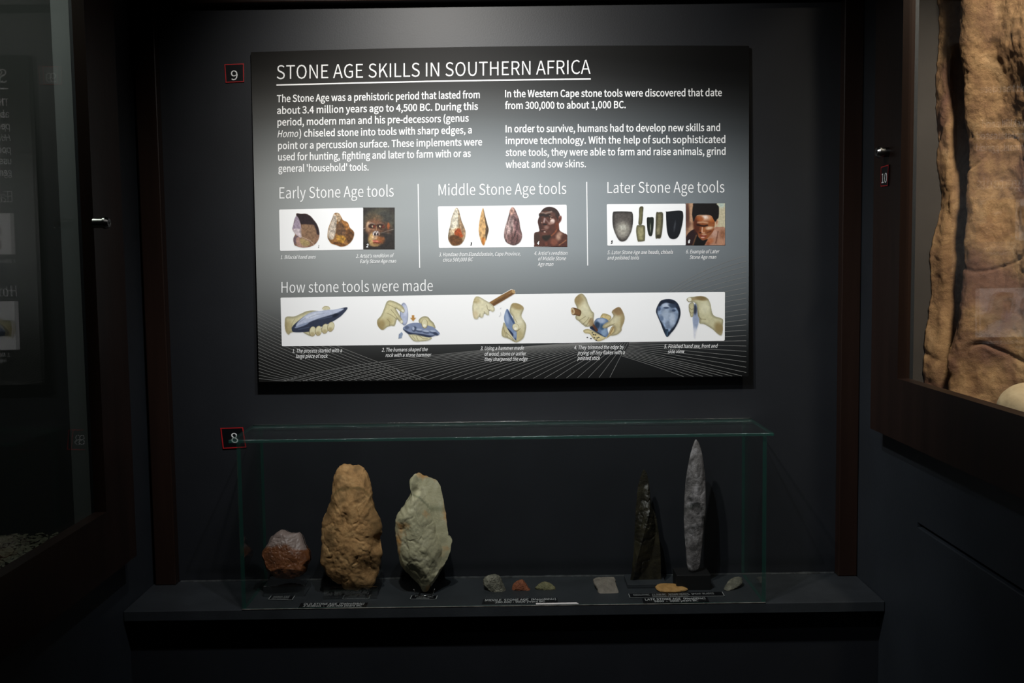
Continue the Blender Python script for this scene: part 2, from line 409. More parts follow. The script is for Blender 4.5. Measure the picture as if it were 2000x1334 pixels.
def stone(name, outline, n, point, thick, mat, label, cat='stone tool', seed=1, facets=40, fj=0.06, fmix=0.8, rough=0.10, fine=0.05, power=0.55, ring=34, nang=150, back=1.0, jag=0.004, notches=(), group=None, flat=False):
    """solid stone: the outline lies in the plane (n, point); both faces bulge by thick, cut into knapped facets, with a ragged edge.
    notches = (px, py, radius in m, depth as share of thick) hollows struck into the front"""
    n = np.array(n, float); n /= np.linalg.norm(n); d = float(n @ np.array(point, float))
    P3 = np.array([on(px, py, n, d) for px, py in outline])
    e1 = np.array([1.0, 0, 0]); e1 = e1 - n * (e1 @ n); e1 /= np.linalg.norm(e1); e2 = np.cross(n, e1)
    if e2[2] < 0 and not flat: e2 = -e2
    c3 = P3.mean(0); uv = np.stack([(P3 - c3) @ e1, (P3 - c3) @ e2], 1)
    bnd = smooth_closed(uv, nang); size = np.ptp(uv, axis=0).max()
    rs = np.random.RandomState(seed)
    ang = np.linspace(0, 2 * math.pi, nang, endpoint=False)
    bnd = bnd * (1 + jag / size * 6 * (fbm(np.cos(ang) * 9 + seed, np.sin(ang) * 9, 3, seed) - 0.5))[:, None]
    tg = np.roll(bnd, -1, 0) - np.roll(bnd, 1, 0); nrm = np.stack([tg[:, 1], -tg[:, 0]], 1); nrm /= np.linalg.norm(nrm, axis=1)[:, None]
    sup = np.einsum('ij,ij->i', bnd, nrm); nrm = nrm * np.sign(sup)[:, None]; sup = np.maximum(np.abs(sup), size * 0.06)
    hof = lambda r: (1 - r ** 2.2) ** power
    nn = n * (1.0 if n @ (EYE - c3) > 0 else -1.0)
    nt = [((on(x, y, nn, float(nn @ c3)) - c3), rad, dp) for x, y, rad, dp in notches]
    verts, faces = [], []
    for side in (1, -1):
        pl = []
        for k in range(facets):
            a = rs.randint(nang); r = rs.uniform(0.05, 0.97); h0 = hof(r); dh = (hof(min(r + .01, .995)) - hof(r - .01)) / (min(r + .01, .995) - r + .01)
            pl.append((bnd[a] * r, h0 + rs.uniform(-fj, fj), dh / sup[a] * nrm[a]))
        base = len(verts)
        for ri in range(ring + 1):
            r = (ri / ring) ** 0.85
            q = bnd * r; h = np.full(nang, hof(r))
            hf = np.min([h0 + (q - s0) @ g for s0, h0, g in pl], axis=0)
            hh = h * (1 - fmix) + fmix * np.minimum(hf, h * 1.25 + 0.1)
            k1 = min(1.0, (1 - r) * 5)
            hh = hh + rough * 2 * (fbm(q[:, 0] / size * 5 + seed * 3.1, q[:, 1] / size * 5 + side, 3, seed) - 0.5) * k1
            rg = np.abs(fbm(q[:, 0] / size * 11 + seed, q[:, 1] / size * 11 + side * 3, 3, seed + 5) - 0.5)
            hh = hh - fine * 3.5 * np.clip(0.12 - rg, 0, 1) / 0.12 * k1 * 0.5 + fine * (fbm(q[:, 0] / size * 38 + seed, q[:, 1] / size * 38 - side, 3, seed + 9) - 0.5) * 2 * k1
            if side > 0:
                for v0, rad, dp in nt:
                    dd = np.hypot(q[:, 0] - v0 @ e1, (q[:, 1] - v0 @ e2) * 0.75) / rad; dd = dd * (0.7 + 0.7 * fbm(q[:, 0] / size * 9 + 4, q[:, 1] / size * 9, 3, seed + 2)); hh = hh - dp * np.clip(1 - dd ** 2, 0, 1) ** 2
            hh = np.maximum(hh, 0.04 * (1 - r))
            t = thick * (1.0 if side > 0 else back)
            for i in range(nang):
                verts.append(c3 + e1 * q[i, 0] + e2 * q[i, 1] + nn * side * t * hh[i])
                if ri == 0: break
        def idx(ri, i): return base if ri == 0 else base + 1 + (ri - 1) * nang + i % nang
        for i in range(nang): faces.append((idx(0, 0), idx(1, i), idx(1, i + 1)) if side > 0 else (idx(0, 0), idx(1, i + 1), idx(1, i)))
        for ri in range(1, ring):
            for i in range(nang):
                f = (idx(ri, i), idx(ri + 1, i), idx(ri + 1, i + 1), idx(ri, i + 1)); faces.append(f if side > 0 else f[::-1])
    me = pyd(name, verts, faces)
    bm = bmesh.new(); bm.from_mesh(me); bmesh.ops.remove_doubles(bm, verts=bm.verts, dist=1e-5); bmesh.ops.recalc_face_normals(bm, faces=bm.faces); bm.to_mesh(me); bm.free()
    o = link(name, me, mat, None, True)
    me.set_sharp_from_angle(angle=math.radians(30))
    zs = [v.co.z for v in me.vertices]; org = Vector((c3[0], c3[1], min(zs)))          # origin at the base of the thing
    me.transform(Matrix.Translation(-org)); o.location = org
    return tag(o, label, cat, group)


def lean(deg): return (0, -math.cos(math.radians(deg)), math.sin(math.radians(deg)))


BROWN = rock_mat('tan_brown_stone', [(104, 77, 48), (166, 127, 83), (190, 153, 106)], 30, 0.8, 0.45, 240, 1.0, 0.25, patch=((124, 96, 62), 18, 0.50))
GREEN = rock_mat('grey_green_stone', [(118, 116, 94), (170, 164, 134), (192, 186, 160)], 18, 0.6, 0.3, 220, 1.2, 0.4, patch=((186, 136, 78), 15, 0.57))
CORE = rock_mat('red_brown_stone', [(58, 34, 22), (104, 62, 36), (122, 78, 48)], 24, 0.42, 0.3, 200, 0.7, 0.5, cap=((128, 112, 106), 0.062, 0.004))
GREYF = rock_mat('speckled_grey_stone', [(58, 58, 51), (88, 86, 75), (140, 136, 122)], 60, 0.6, 0.6, 400, 0.4)
REDF = rock_mat('rust_red_stone', [(84, 46, 30), (116, 66, 42), (136, 84, 58)], 40, 0.65, 0.5, 400)
OLIVEF = rock_mat('olive_stone', [(76, 76, 52), (102, 98, 70), (122, 110, 82)], 40, 0.65, 0.5, 400)
MAUVEF = rock_mat('mauve_grey_stone', [(80, 74, 68), (104, 97, 88), (120, 112, 103)], 45, 0.6, 0.4, 400)
OBSID = rock_mat('near_black_stone', [(12, 11, 8), (30, 27, 18), (56, 52, 36)], 30, 0.35, 0.6, 120, 0.6, 0.5)
FLINT = rock_mat('grey_flint', [(38, 36, 36), (104, 100, 100), (176, 172, 176)], 24, 0.5, 0.7, 170, 0.8, 0.45, patch=((46, 44, 44), 26, 0.52))
OCHREF = rock_mat('ochre_stone', [(124, 92, 52), (156, 118, 68), (166, 134, 86)], 40, 0.6, 0.4, 400)
PALE = rock_mat('pale_cream_stone', [(160, 142, 114), (186, 168, 138), (200, 184, 156)], 14, 0.8, 0.3, 120)

yb = -0.085
stone('hand_axe', [(668, 909), (690, 908), (708, 911), (722, 934), (728, 968), (732, 990), (743, 1016), (747, 1040), (743, 1052), (746, 1080), (741, 1106), (737, 1128), (722, 1146), (700, 1150), (680, 1152), (662, 1138), (640, 1122), (628, 1096), (630, 1066), (629, 1022), (640, 992), (649, 968), (650, 942), (657, 922)],
      (0, -1, 0.06), (0, yb, 1.0), 0.046, BROWN, 'largest tan brown hand axe with rounded top, upright in clear acrylic holder', seed=3, back=0.7, facets=34, fj=0.05, fmix=0.5, rough=0.09, fine=0.022, power=0.5, jag=0.0035, ring=64, nang=260, notches=((746, 1056, 0.022, 0.40), (720, 1108, 0.030, 0.30), (648, 945, 0.018, 0.15), (680, 1012, 0.016, 0.10)))
stone('stone_axe', [(816, 922), (826, 928), (845, 934), (858, 946), (863, 962), (868, 988), (873, 1016), (875, 1044), (882, 1052), (880, 1074), (870, 1098), (860, 1118), (846, 1138), (838, 1150), (828, 1153), (818, 1140), (800, 1122), (784, 1104), (778, 1080), (774, 1048), (773, 1016), (782, 996), (797, 974), (804, 956), (801, 938)],
      (0, -1, 0.06), (0, yb, 1.0), 0.042, GREEN, 'grey green stone axe with twisted top, tapering to a point on wire stand', seed=8, back=0.7, facets=30, fj=0.07, fmix=0.75, rough=0.09, fine=0.018, power=0.55, jag=0.0025, ring=64, nang=260, notches=((866, 1040, 0.024, 0.40), (812, 958, 0.013, 0.28), (862, 1094, 0.022, 0.26), (838, 962, 0.014, 0.16), (792, 1030, 0.016, 0.10)))
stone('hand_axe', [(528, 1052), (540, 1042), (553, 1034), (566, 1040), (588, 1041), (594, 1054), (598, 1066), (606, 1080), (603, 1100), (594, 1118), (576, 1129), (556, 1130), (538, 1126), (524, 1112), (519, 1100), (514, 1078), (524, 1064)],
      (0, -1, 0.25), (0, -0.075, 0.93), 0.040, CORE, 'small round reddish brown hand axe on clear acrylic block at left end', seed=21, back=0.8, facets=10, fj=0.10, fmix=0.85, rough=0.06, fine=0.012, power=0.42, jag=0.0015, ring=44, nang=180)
stone('stone_flake', [(945, 1130), (955, 1124), (965, 1121), (976, 1125), (982, 1137), (988, 1152), (986, 1162), (972, 1163), (962, 1161), (950, 1150), (944, 1142)],
      (0, -1, 0.5), (0, -0.075, 0.873), 0.014, GREYF, 'speckled grey stone lump, leftmost and tallest of three beside each other', 'stone flake', seed=4, facets=14, fj=0.08, fmix=0.85, jag=0.001, ring=24, nang=90)
stone('stone_flake', [(1000, 1148), (1003, 1140), (1014, 1133), (1023, 1134), (1032, 1147), (1039, 1154), (1034, 1159), (1020, 1159), (1002, 1157)],
      (0, -1, 0.6), (0, -0.072, 0.868), 0.011, REDF, 'small rust red stone flake between grey and olive ones', 'stone flake', seed=5, facets=12, fj=0.06, fmix=0.85, jag=0.0008, ring=22, nang=80)
stone('stone_flake', [(1045, 1149), (1052, 1141), (1062, 1136), (1074, 1139), (1084, 1147), (1085, 1154), (1074, 1157), (1062, 1158), (1050, 1154)],
      (0, -1, 0.6), (0, -0.072, 0.867), 0.010, OLIVEF, 'small olive green stone flake, rightmost of three beside each other', 'stone flake', seed=6, facets=12, fj=0.06, fmix=0.85, jag=0.0008, ring=22, nang=80)
stone('stone_flake', [(1159, 1132), (1170, 1129), (1199, 1129), (1203, 1140), (1206, 1150), (1208, 1161), (1194, 1163), (1172, 1162), (1166, 1150), (1160, 1140)],
      (0, -0.45, 1), (0, -0.085, ZS + 0.0085), 0.005, MAUVEF, 'flat square mauve grey flake lying left of the dark blade', 'stone flake', seed=7, facets=10, fj=0.05, fmix=0.5, power=0.3, jag=0.001, ring=20, nang=90)
stone('spearhead', [(1256, 919), (1263, 923), (1268, 948), (1272, 986), (1281, 1008), (1286, 1040), (1290, 1080), (1291, 1122), (1288, 1136), (1236, 1136), (1234, 1118), (1238, 1072), (1240, 1024), (1243, 980), (1246, 950), (1251, 932)],
      (0, -1, 0.05), (0, -0.048, 1.0), 0.018, OBSID, 'nearly black tapering spear blade standing on low grey slab', 'spear blade', seed=9, facets=60, fj=0.04, fmix=0.3, rough=0.16, fine=0.06, power=0.5, jag=0.002, ring=50, nang=220)
stone('spearhead', [(1359, 858), (1366, 868), (1372, 890), (1377, 930), (1378, 970), (1378, 1010), (1373, 1050), (1369, 1086), (1366, 1106), (1360, 1115), (1348, 1116), (1342, 1104), (1339, 1070), (1336, 1030), (1336, 990), (1339, 940), (1346, 896), (1354, 868)],
      (0, -1, 0.04), (0, -0.075, 1.0), 0.010, FLINT, 'tall pale grey leaf shaped spear blade standing on black block', 'spear blade', seed=10, facets=60, fj=0.06, fmix=0.7, rough=0.06, fine=0.05, power=0.5, jag=0.0012, ring=50, nang=240)
stone('spearhead', [(1280, 1147), (1286, 1142), (1300, 1141), (1320, 1142), (1334, 1147), (1344, 1152), (1332, 1155), (1316, 1157), (1292, 1156), (1283, 1152)],
      (0, -0.16, 1), (0, -0.085, ZS + 0.006), 0.0045, OCHREF, 'ochre yellow leaf shaped spear head lying flat before the slab', 'spear head', seed=11, facets=12, fj=0.05, fmix=0.6, power=0.4, jag=0.001, ring=20, nang=100)
stone('stone_flake', [(1414, 1150), (1418, 1142), (1424, 1134), (1436, 1128), (1448, 1129), (1450, 1138), (1442, 1146), (1430, 1152), (1420, 1154)],
      (0, -0.35, 1), (0, -0.075, ZS + 0.011), 0.005, GREYF, 'pointed grey brown flake at the right end of the glass case', 'stone flake', seed=12, facets=12, fj=0.06, fmix=0.7, jag=0.001, ring=20, nang=80)

# round stone in the right case
c = onX(2008, 800, 0.835); bm = bmesh.new(); bmesh.ops.create_icosphere(bm, subdivisions=5, radius=0.047)
for v in bm.verts:
    v.co *= 1 + 0.10 * (mnoise.noise(v.co * 18) + 0.4 * mnoise.noise(v.co * 60)) * 0.4
    v.co.z *= 0.93
me = bpy.data.meshes.new('round_stone'); bm.to_mesh(me); bm.free()
o = link('round_stone', me, PALE, None, True); o.location = Vector(c)
tag(o, 'pale cream rounded stone below the rock face at right edge', 'stone')
zb = c[2] - 0.047 * 0.95
pd = boxes('rock_ledge', [(0.74, 0.95, c[1] - 0.12, c[1] + 0.10, 1.21, zb)], ROCKM, bevel=0.004)
tag(pd, 'low brown ledge under the pale rounded stone', 'ledge')

# ------------------------------------------------------------------ ledge (display shelf), its dust bead
sh = thing('display_shelf', (-0.02, -0.09, ZS - 0.02), 'dark grey ledge across the niche carrying the glass case', 'shelf')
boxes('shelf_board', [(XL + 0.001, XR - 0.001, -0.178, -0.0005, ZS - 0.020, ZS)], SHELF, sh, bevel=0.0015)
dv, df = [], []
NB = 260
for i in range(NB + 1):
    x = -0.683 + (0.651 + 0.683) * i / NB; r = 0.0022 + 0.0022 * float(fbm(np.array(i * 0.21), np.array(2.0), 3, 3))
    for k in range(5):
        t = math.pi / 2 * k / 4; dv.append((x, -0.0005 - r * 1.3 * math.cos(t), ZS + 0.0002 + r * 0.8 * math.sin(t)))
for i in range(NB):
    for k in range(4): df.append((i * 5 + k, i * 5 + k + 1, (i + 1) * 5 + k + 1, (i + 1) * 5 + k))
structure(link('trim_5', pyd('trim_5', dv, df), DUST, None, True), 'pale dusty bead along the back of the ledge')

# ------------------------------------------------------------------ glass case
gc_ = thing('glass_case', (-0.022, -0.09, ZS), 'long clear glass display case with green edges on the dark ledge', 'display case')


def sheet(name, x0, x1, y0, y1, z0, z1, thin, rim=0.0):
    """glass sheet: faces across the thin axis are clear, the rim shows the green edge"""
    bm = bmesh.new(); add_box(bm, x0, x1, y0, y1, z0, z1); bmesh.ops.recalc_face_normals(bm, faces=bm.faces)
    for f in bm.faces: f.material_index = 0 if abs(f.normal[thin]) > 0.5 or (thin < 2 and f.normal.z > 0.5) else 1
    if rim: bmesh.ops.bevel(bm, geom=list(bm.edges), offset=rim, segments=3, affect='EDGES', profile=0.5, material=1)
    me = bpy.data.meshes.new(name); bm.to_mesh(me); bm.free()
    return link(name, me, [GLASS, EDGE], gc_)


GX0, GX1 = -0.512, 0.4685
sheet('top_panel', -0.5265, 0.482, -0.1780, -0.0005, 1.173, 1.179, 2, 0.0012)
bd = [(-0.5255 + 1.0065 * i / 90, -0.0012, 1.1794) for i in range(91)]
b = tube('glint_bead', bd, 0.0007, GLINT, gc_, 8); b['label'] = 'thin glossy bead added to catch glints where the glass lid meets the wall'  # bead added so that glints show along the lid's back edge
b = tube('lip_highlight_bead', [(-0.512 + 0.980 * i / 90, -0.1778, ZS + 0.0006) for i in range(91)], 0.0010, paint('lip_highlight_grey', (92, 88, 84), 0.9, 0.2, var=0.5, scale=60), gc_, 8)  # pale bead added to stand in for the highlight along the ledge lip
sheet('front_panel', GX0, GX1, -0.1775, -0.1715, ZS + 0.0003, 1.1727, 1)
sheet('side_panel', GX0, GX0 + 0.006, -0.1712, -0.0012, ZS + 0.0003, 1.1727, 0)
sheet('side_panel', GX1 - 0.006, GX1, -0.1712, -0.0012, ZS + 0.0003, 1.1727, 0)

# ------------------------------------------------------------------ stands and blocks
def bx_(o0, px0, px1, yb_, yf, z0, z1):
    return (onZ(px0, 1150, ZS)[0], onZ(px1, 1150, ZS)[0], yf, yb_, z0, z1)


st = thing('acrylic_stand', (onY(560, 1150, -0.075)[0], -0.075, ZS), 'clear acrylic block under the small round hand axe', 'stand')
xa, xb = onY(522, 1140, -0.07)[0], onY(602, 1140, -0.07)[0]
boxes('block', [(xa, xb, -0.106, -0.040, ZS + 0.0004, ZS + 0.0215)], ACRYL, st, bevel=0.0015)
st = thing('acrylic_holder', (onY(690, 1150, yb)[0], yb, ZS), 'clear acrylic holder cradling the largest brown hand axe', 'stand')
xa, xb = onY(637, 1150, -0.10)[0], onY(740, 1150, -0.10)[0]
boxes('base', [(xa, xb, -0.122, -0.040, ZS + 0.0004, ZS + 0.0035)], ACRYL, st)
boxes('front_lip', [(xa, xb, -0.126, -0.1225, ZS + 0.0004, ZS + 0.024)], ACRYL, st)
boxes('back_rest', [(xa, xb, -0.044, -0.040, ZS + 0.0037, ZS + 0.075)], ACRYL, st)
st = thing('wire_stand', (onY(832, 1150, yb)[0], yb, ZS), 'thin metal wire stand hooked under the tip of the grey green axe', 'stand')
cx = onY(832, 1150, yb)[0]
for sx in (-1, 1):
    tube('prong', [(cx + sx * 0.020, -0.125, ZS + 0.018), (cx + sx * 0.017, -0.123, ZS + 0.008), (cx + sx * 0.012, -0.115, ZS + 0.003), (cx + sx * 0.008, -0.07, ZS + 0.0022), (cx + sx * 0.010, -0.045, ZS + 0.004), (cx + sx * 0.012, -0.040, ZS + 0.06)], 0.0011, CHROME, st)
tube('crossbar', [(cx - 0.012, -0.115, ZS + 0.003), (cx, -0.118, ZS + 0.0025), (cx + 0.012, -0.115, ZS + 0.003)], 0.0011, CHROME, st)
xa, xb = onY(1224, 1145, -0.07)[0], onY(1300, 1145, -0.07)[0]
o = boxes('display_slab', [(xa, xb, -0.083, -0.020, ZS + 0.0003, ZS + 0.0085)], SHELF, None, 0.001, origin=((xa + xb) / 2, -0.05, ZS)); tag(o, 'low grey slab under the nearly black spear blade', 'plinth')
xa, xb = onY(1321, 1130, -0.095)[0], onY(1388, 1130, -0.095)[0]
o = boxes('display_block', [(xa, xb, -0.098, -0.050, ZS + 0.0003, ZS + 0.030)], DARK, None, 0.001, origin=((xa + xb) / 2, -0.075, ZS)); tag(o, 'black rectangular block under the tall pale spear blade', 'plinth')

# ------------------------------------------------------------------ label cards on the ledge
def ledge_card(corners, lines, label, border=None, z=ZS, mat=BLACKP, name='label_card'):
    """thin card lying on the ledge; corners in photo order bl, br, tr, tl"""
    p = [onZ(x, y, z) for x, y in corners]; c = sum(p) / 4
    root = thing(name, (c[0], c[1], z), label, 'label', 'cards on the ledge')
    t = 0.0007
    v = [q + np.array([0, 0, 0.0002]) for q in p] + [q + np.array([0, 0, t]) for q in p]
    link('card', pyd('card', v, [(3, 2, 1, 0), (4, 5, 6, 7), (0, 1, 5, 4), (1, 2, 6, 5), (2, 3, 7, 6), (3, 0, 4, 7)]), mat, root)
    def place(u, w_):                                   # u along the card, w_ from its far edge to its near edge
        q = (p[3] * (1 - u) + p[2] * u) * (1 - w_) + (p[0] * (1 - u) + p[1] * u) * w_
        return q + np.array([0, 0, t + 0.0002])
    if lines: lettering('lettering', lines, place, CARDP if border != 2 else GREYP, root)
    if border:
        V, Fc = [], []
        bu = 0.0016 / np.linalg.norm(p[1] - p[0]); bw = 0.0016 / np.linalg.norm(p[3] - p[0])
        for u0, u1, w0, w1 in ((0, bu, 0, 1), (1 - bu, 1, 0, 1), (0, 1, 1 - bw, 1)) + (((0, 1, 0, bw),) if border == 3 else ()):
            k = len(V); V += [place(u0, w1), place(u1, w1), place(u1, w0), place(u0, w0)]; Fc.append((k, k + 1, k + 2, k + 3))
        link('border', pyd('border', V, Fc), GREYP, root)
    return root


ledge_card([(523, 1172), (571, 1173), (576, 1165), (529, 1164.5)], [('HAND AXE', .14, .48, .80, .48, .40, 0.003, 0), ('(flint  Acheulean)', .12, .86, .80, .86, .28, 0, 0)], 'small black card reading hand axe before the small round axe', 2)
ledge_card([(668, 1171), (721, 1170.5), (724, 1162.5), (672, 1163)], [('HAND  AXE', .18, .46, .80, .46, .38, 0.003, 0), ('(quartzite)', .10, .86, .82, .86, .28, 0, 0)], 'small black card reading hand axe before the largest brown axe', 2)
ledge_card([(800, 1171), (852, 1171.5), (855, 1164), (804, 1163.5)], [('STONE  AXE', .14, .46, .86, .46, .40, 0.003, 0), ('Old Flint', .24, .86, .72, .86, .28, 0, 0)], 'small black card reading stone axe before the grey green axe', 2)
ledge_card([(583, 1187), (715, 1186), (719, 1177.5), (588, 1178.5)], [('OLD STONE AGE  (Paleolithic)', .05, .46, .95, .46, .40, 0.003, 0), ('2 million  -  280.000 years BC', .06, .90, .93, .90, .36, 0.003, 0)], 'black strip reading old stone age near the left front of the case')
ledge_card([(941, 1180.5), (1090, 1177), (1088, 1168.5), (944, 1171)], [('MIDDLE  STONE AGE  (Mesolithic)', .03, .46, .98, .46, .40, 0.003, 0), ('280.000 - 9600 years BC', .17, .90, .83, .90, .36, 0.003, 0)], 'black strip reading middle stone age before the three small flakes')
ledge_card([(1230, 1168.5), (1416, 1165), (1411, 1156.5), (1227, 1160.5)], [('NEOLITHIC   12 500 BC   SPEAR HEADS,  SPEAR  BLADES', .05, .52, .90, .52, .34, 0.008, 0), ('Solutrean / Flint Culture', .24, .90, .62, .90, .30, 0, 0)], 'long black card with grey border reading spear heads, spear blades', 2)
ledge_card([(1257, 1178.5), (1385, 1175.5), (1381, 1166.5), (1254, 1169.5)], [('LATE STONE AGE  (Neolithic)', .04, .48, .96, .48, .40, 0.003, 0), ('9600  -  2000 years BC', .17, .90, .84, .90, .36, 0.003, 0)], 'black strip reading late stone age overlapping the long bordered card', z=ZS + 0.0009)
PAPER = paint('white_paper', (225, 215, 215), 0.8, 0.2, var=0.15, scale=30)
xa, xb = onZ(1047, 1183, ZS)[0], onZ(1131, 1183, ZS)[0]
pp = [np.array(v) for v in ((xa, -0.1710, ZS), (xb, -0.1710, ZS), (xb - 0.004, -0.1640, ZS), (xa, -0.1650, ZS))]
pp = [q + np.array([0, 0, 0.0004]) for q in pp] + [q + np.array([0, 0, 0.0012]) for q in pp]
o = link('paper_strip', pyd('paper_strip', pp, [(3, 2, 1, 0), (4, 5, 6, 7), (0, 1, 5, 4), (1, 2, 6, 5), (2, 3, 7, 6), (3, 0, 4, 7)]), PAPER)
tag(o, 'narrow white paper strip lying along the front glass', 'paper')

# ------------------------------------------------------------------ number signs
def number_sign(num, pts, n, digits, label, nrm):
    """pts = photo corners bl, br, tr, tl on the wall plane (n, d)"""
    p = [on(x, y, n[0], n[1]) for x, y in pts]; nrm = np.array(nrm, float); c = sum(p) / 4
    root = thing('number_sign', c, label, 'sign')
    t = 0.0025
    v = [q + nrm * 0.0002 for q in p] + [q + nrm * t for q in p]
    def pl(e):
        return lambda u, w_: (p[3] * (1 - u) + p[2] * u) * (1 - w_) + (p[0] * (1 - u) + p[1] * u) * w_ + nrm * (t + e)
    link('plate', pyd('plate', v, [(3, 2, 1, 0), (4, 5, 6, 7), (0, 1, 5, 4), (1, 2, 6, 5), (2, 3, 7, 6), (3, 0, 4, 7)]), BLACKP, root)
    V, Fc = [], []; f = pl(0.0002); bb = 0.045
    for u0, u1, w0, w1 in ((0, bb, 0, 1), (1 - bb, 1, 0, 1), (bb, 1 - bb, 0, bb), (bb, 1 - bb, 1 - bb, 1)):
        k = len(V); V += [f(u0, w1), f(u1, w1), f(u1, w0), f(u0, w0)]; Fc.append((k, k + 1, k + 2, k + 3))
    link('border', pyd('border', V, Fc), RED, root)
    lettering('digits', [(num, digits[0], digits[3], digits[1], digits[3], digits[3] - digits[2], 0.0, 0)], pl(0.0003), WHITEP, root)
    return root


number_sign('9', [(441.5, 162), (477.5, 160.5), (477, 124.5), (439, 126)], ((0, 1, 0), 0.0), (.31, .66, .36, .87), 'black number 9 sign with red border beside the panel', (0, -1, 0))
number_sign('8', [(436, 876), (482, 873.5), (475.5, 834), (431, 835.5)], ((0, 1, 0), 0.0), (.41, .70, .27, .74), 'black number 8 sign with red border behind the glass case corner', (0, -1, 0))
number_sign('10', [(1723, 364.5), (1736.5, 363), (1738.5, 321.5), (1723.5, 326)], ((1, 0, 0), FR), (.12, .86, .36, .83), 'black number 10 sign with red border on the right brown frame', (-1, 0, 0))

# ================================================================== INFORMATION PANEL
TOP = [(490, 102), (720, 95.5), (950, 91), (1200, 89), (1463, 89.5)]
BOT = [(506, 746), (750, 743.8), (980, 741.3), (1220, 738), (1462, 735)]
pn = np.array([0.0, -1.0, (0.022 - 0.008) / 0.654]); pn /= np.linalg.norm(pn)   # board leans out a little at the foot
P0 = np.array([0.0, -0.010, 1.918]); pd_ = float(pn @ P0)


def panel(eps=0.0):
    return lambda x, y: on(x, y, pn, pd_) + pn * eps


E1 = 0.0003
pan = thing('information_panel', (-0.017, -0.015, 1.265), 'large dark grey information panel about stone age skills on the niche wall', 'sign')


def edge_pt(E_, u):
    xs = [p[0] for p in E_]; x = xs[0] + u * (xs[-1] - xs[0])
    A = np.polyfit(xs, [p[1] for p in E_], 3); return x, float(np.polyval(A, x))


NX, NY = 120, 90
gv, cols = [], []
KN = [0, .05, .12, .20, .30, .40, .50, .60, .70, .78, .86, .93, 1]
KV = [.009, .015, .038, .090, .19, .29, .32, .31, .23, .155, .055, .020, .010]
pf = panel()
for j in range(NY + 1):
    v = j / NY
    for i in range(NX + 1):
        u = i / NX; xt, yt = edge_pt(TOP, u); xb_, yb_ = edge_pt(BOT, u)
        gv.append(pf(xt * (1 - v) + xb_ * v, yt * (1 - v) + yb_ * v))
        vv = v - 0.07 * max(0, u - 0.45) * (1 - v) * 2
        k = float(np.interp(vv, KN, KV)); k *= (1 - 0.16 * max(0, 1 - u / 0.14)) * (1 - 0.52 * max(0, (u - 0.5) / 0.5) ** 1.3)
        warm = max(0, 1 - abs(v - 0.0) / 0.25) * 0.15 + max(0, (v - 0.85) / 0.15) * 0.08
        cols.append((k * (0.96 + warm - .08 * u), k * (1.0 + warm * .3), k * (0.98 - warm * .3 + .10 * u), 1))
gf = [(j * (NX + 1) + i, (j + 1) * (NX + 1) + i, (j + 1) * (NX + 1) + i + 1, j * (NX + 1) + i + 1) for j in range(NY) for i in range(NX)]
ringi = [i for i in range(NX + 1)] + [j * (NX + 1) + NX for j in range(1, NY + 1)] + [NY * (NX + 1) + i for i in range(NX - 1, -1, -1)] + [j * (NX + 1) for j in range(NY - 1, 0, -1)]
k0 = len(gv); gv += [gv[i] - pn * 0.005 for i in ringi]; cols += [(0.01, 0.01, 0.01, 1)] * len(ringi)
m_ = len(ringi)
gf += [(ringi[i], ringi[(i + 1) % m_], k0 + (i + 1) % m_, k0 + i) for i in range(m_)] + [tuple(k0 + i for i in range(m_))]


def coloured(name, verts, faces, cols_, mat, parent):
    me = pyd(name, verts, faces); at = me.attributes.new('Col', 'FLOAT_COLOR', 'POINT')
    at.data.foreach_set('color', np.asarray(cols_, np.float32).ravel())
    return link(name, me, mat, parent)


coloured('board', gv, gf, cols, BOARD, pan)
for x_ in (-0.38, 0.35): boxes('standoff', [(x_ - 0.02, x_ + 0.02, -0.0145, -0.0005, 1.33, 1.37)], DARK, pan)

# thin net of lines printed over the foot of the panel
def ribbon(V, Fc, pts, wpx, place):
    P = np.array(pts, float); t = np.gradient(P, axis=0); nr = np.stack([-t[:, 1], t[:, 0]], 1); nr /= np.linalg.norm(nr, axis=1)[:, None] + 1e-9
    k = len(V)
    for p, q in zip(P, nr): V.append(place(*(p + q * wpx / 2))); V.append(place(*(p - q * wpx / 2)))
    for i in range(len(P) - 1): Fc.append((k + 2 * i, k + 2 * i + 1, k + 2 * i + 3, k + 2 * i + 2))


def bez(a, b, c, n=14):
    t = np.linspace(0, 1, n)[:, None]; return (1 - t) ** 2 * np.array(a) + 2 * t * (1 - t) * np.array(b) + t * t * np.array(c)


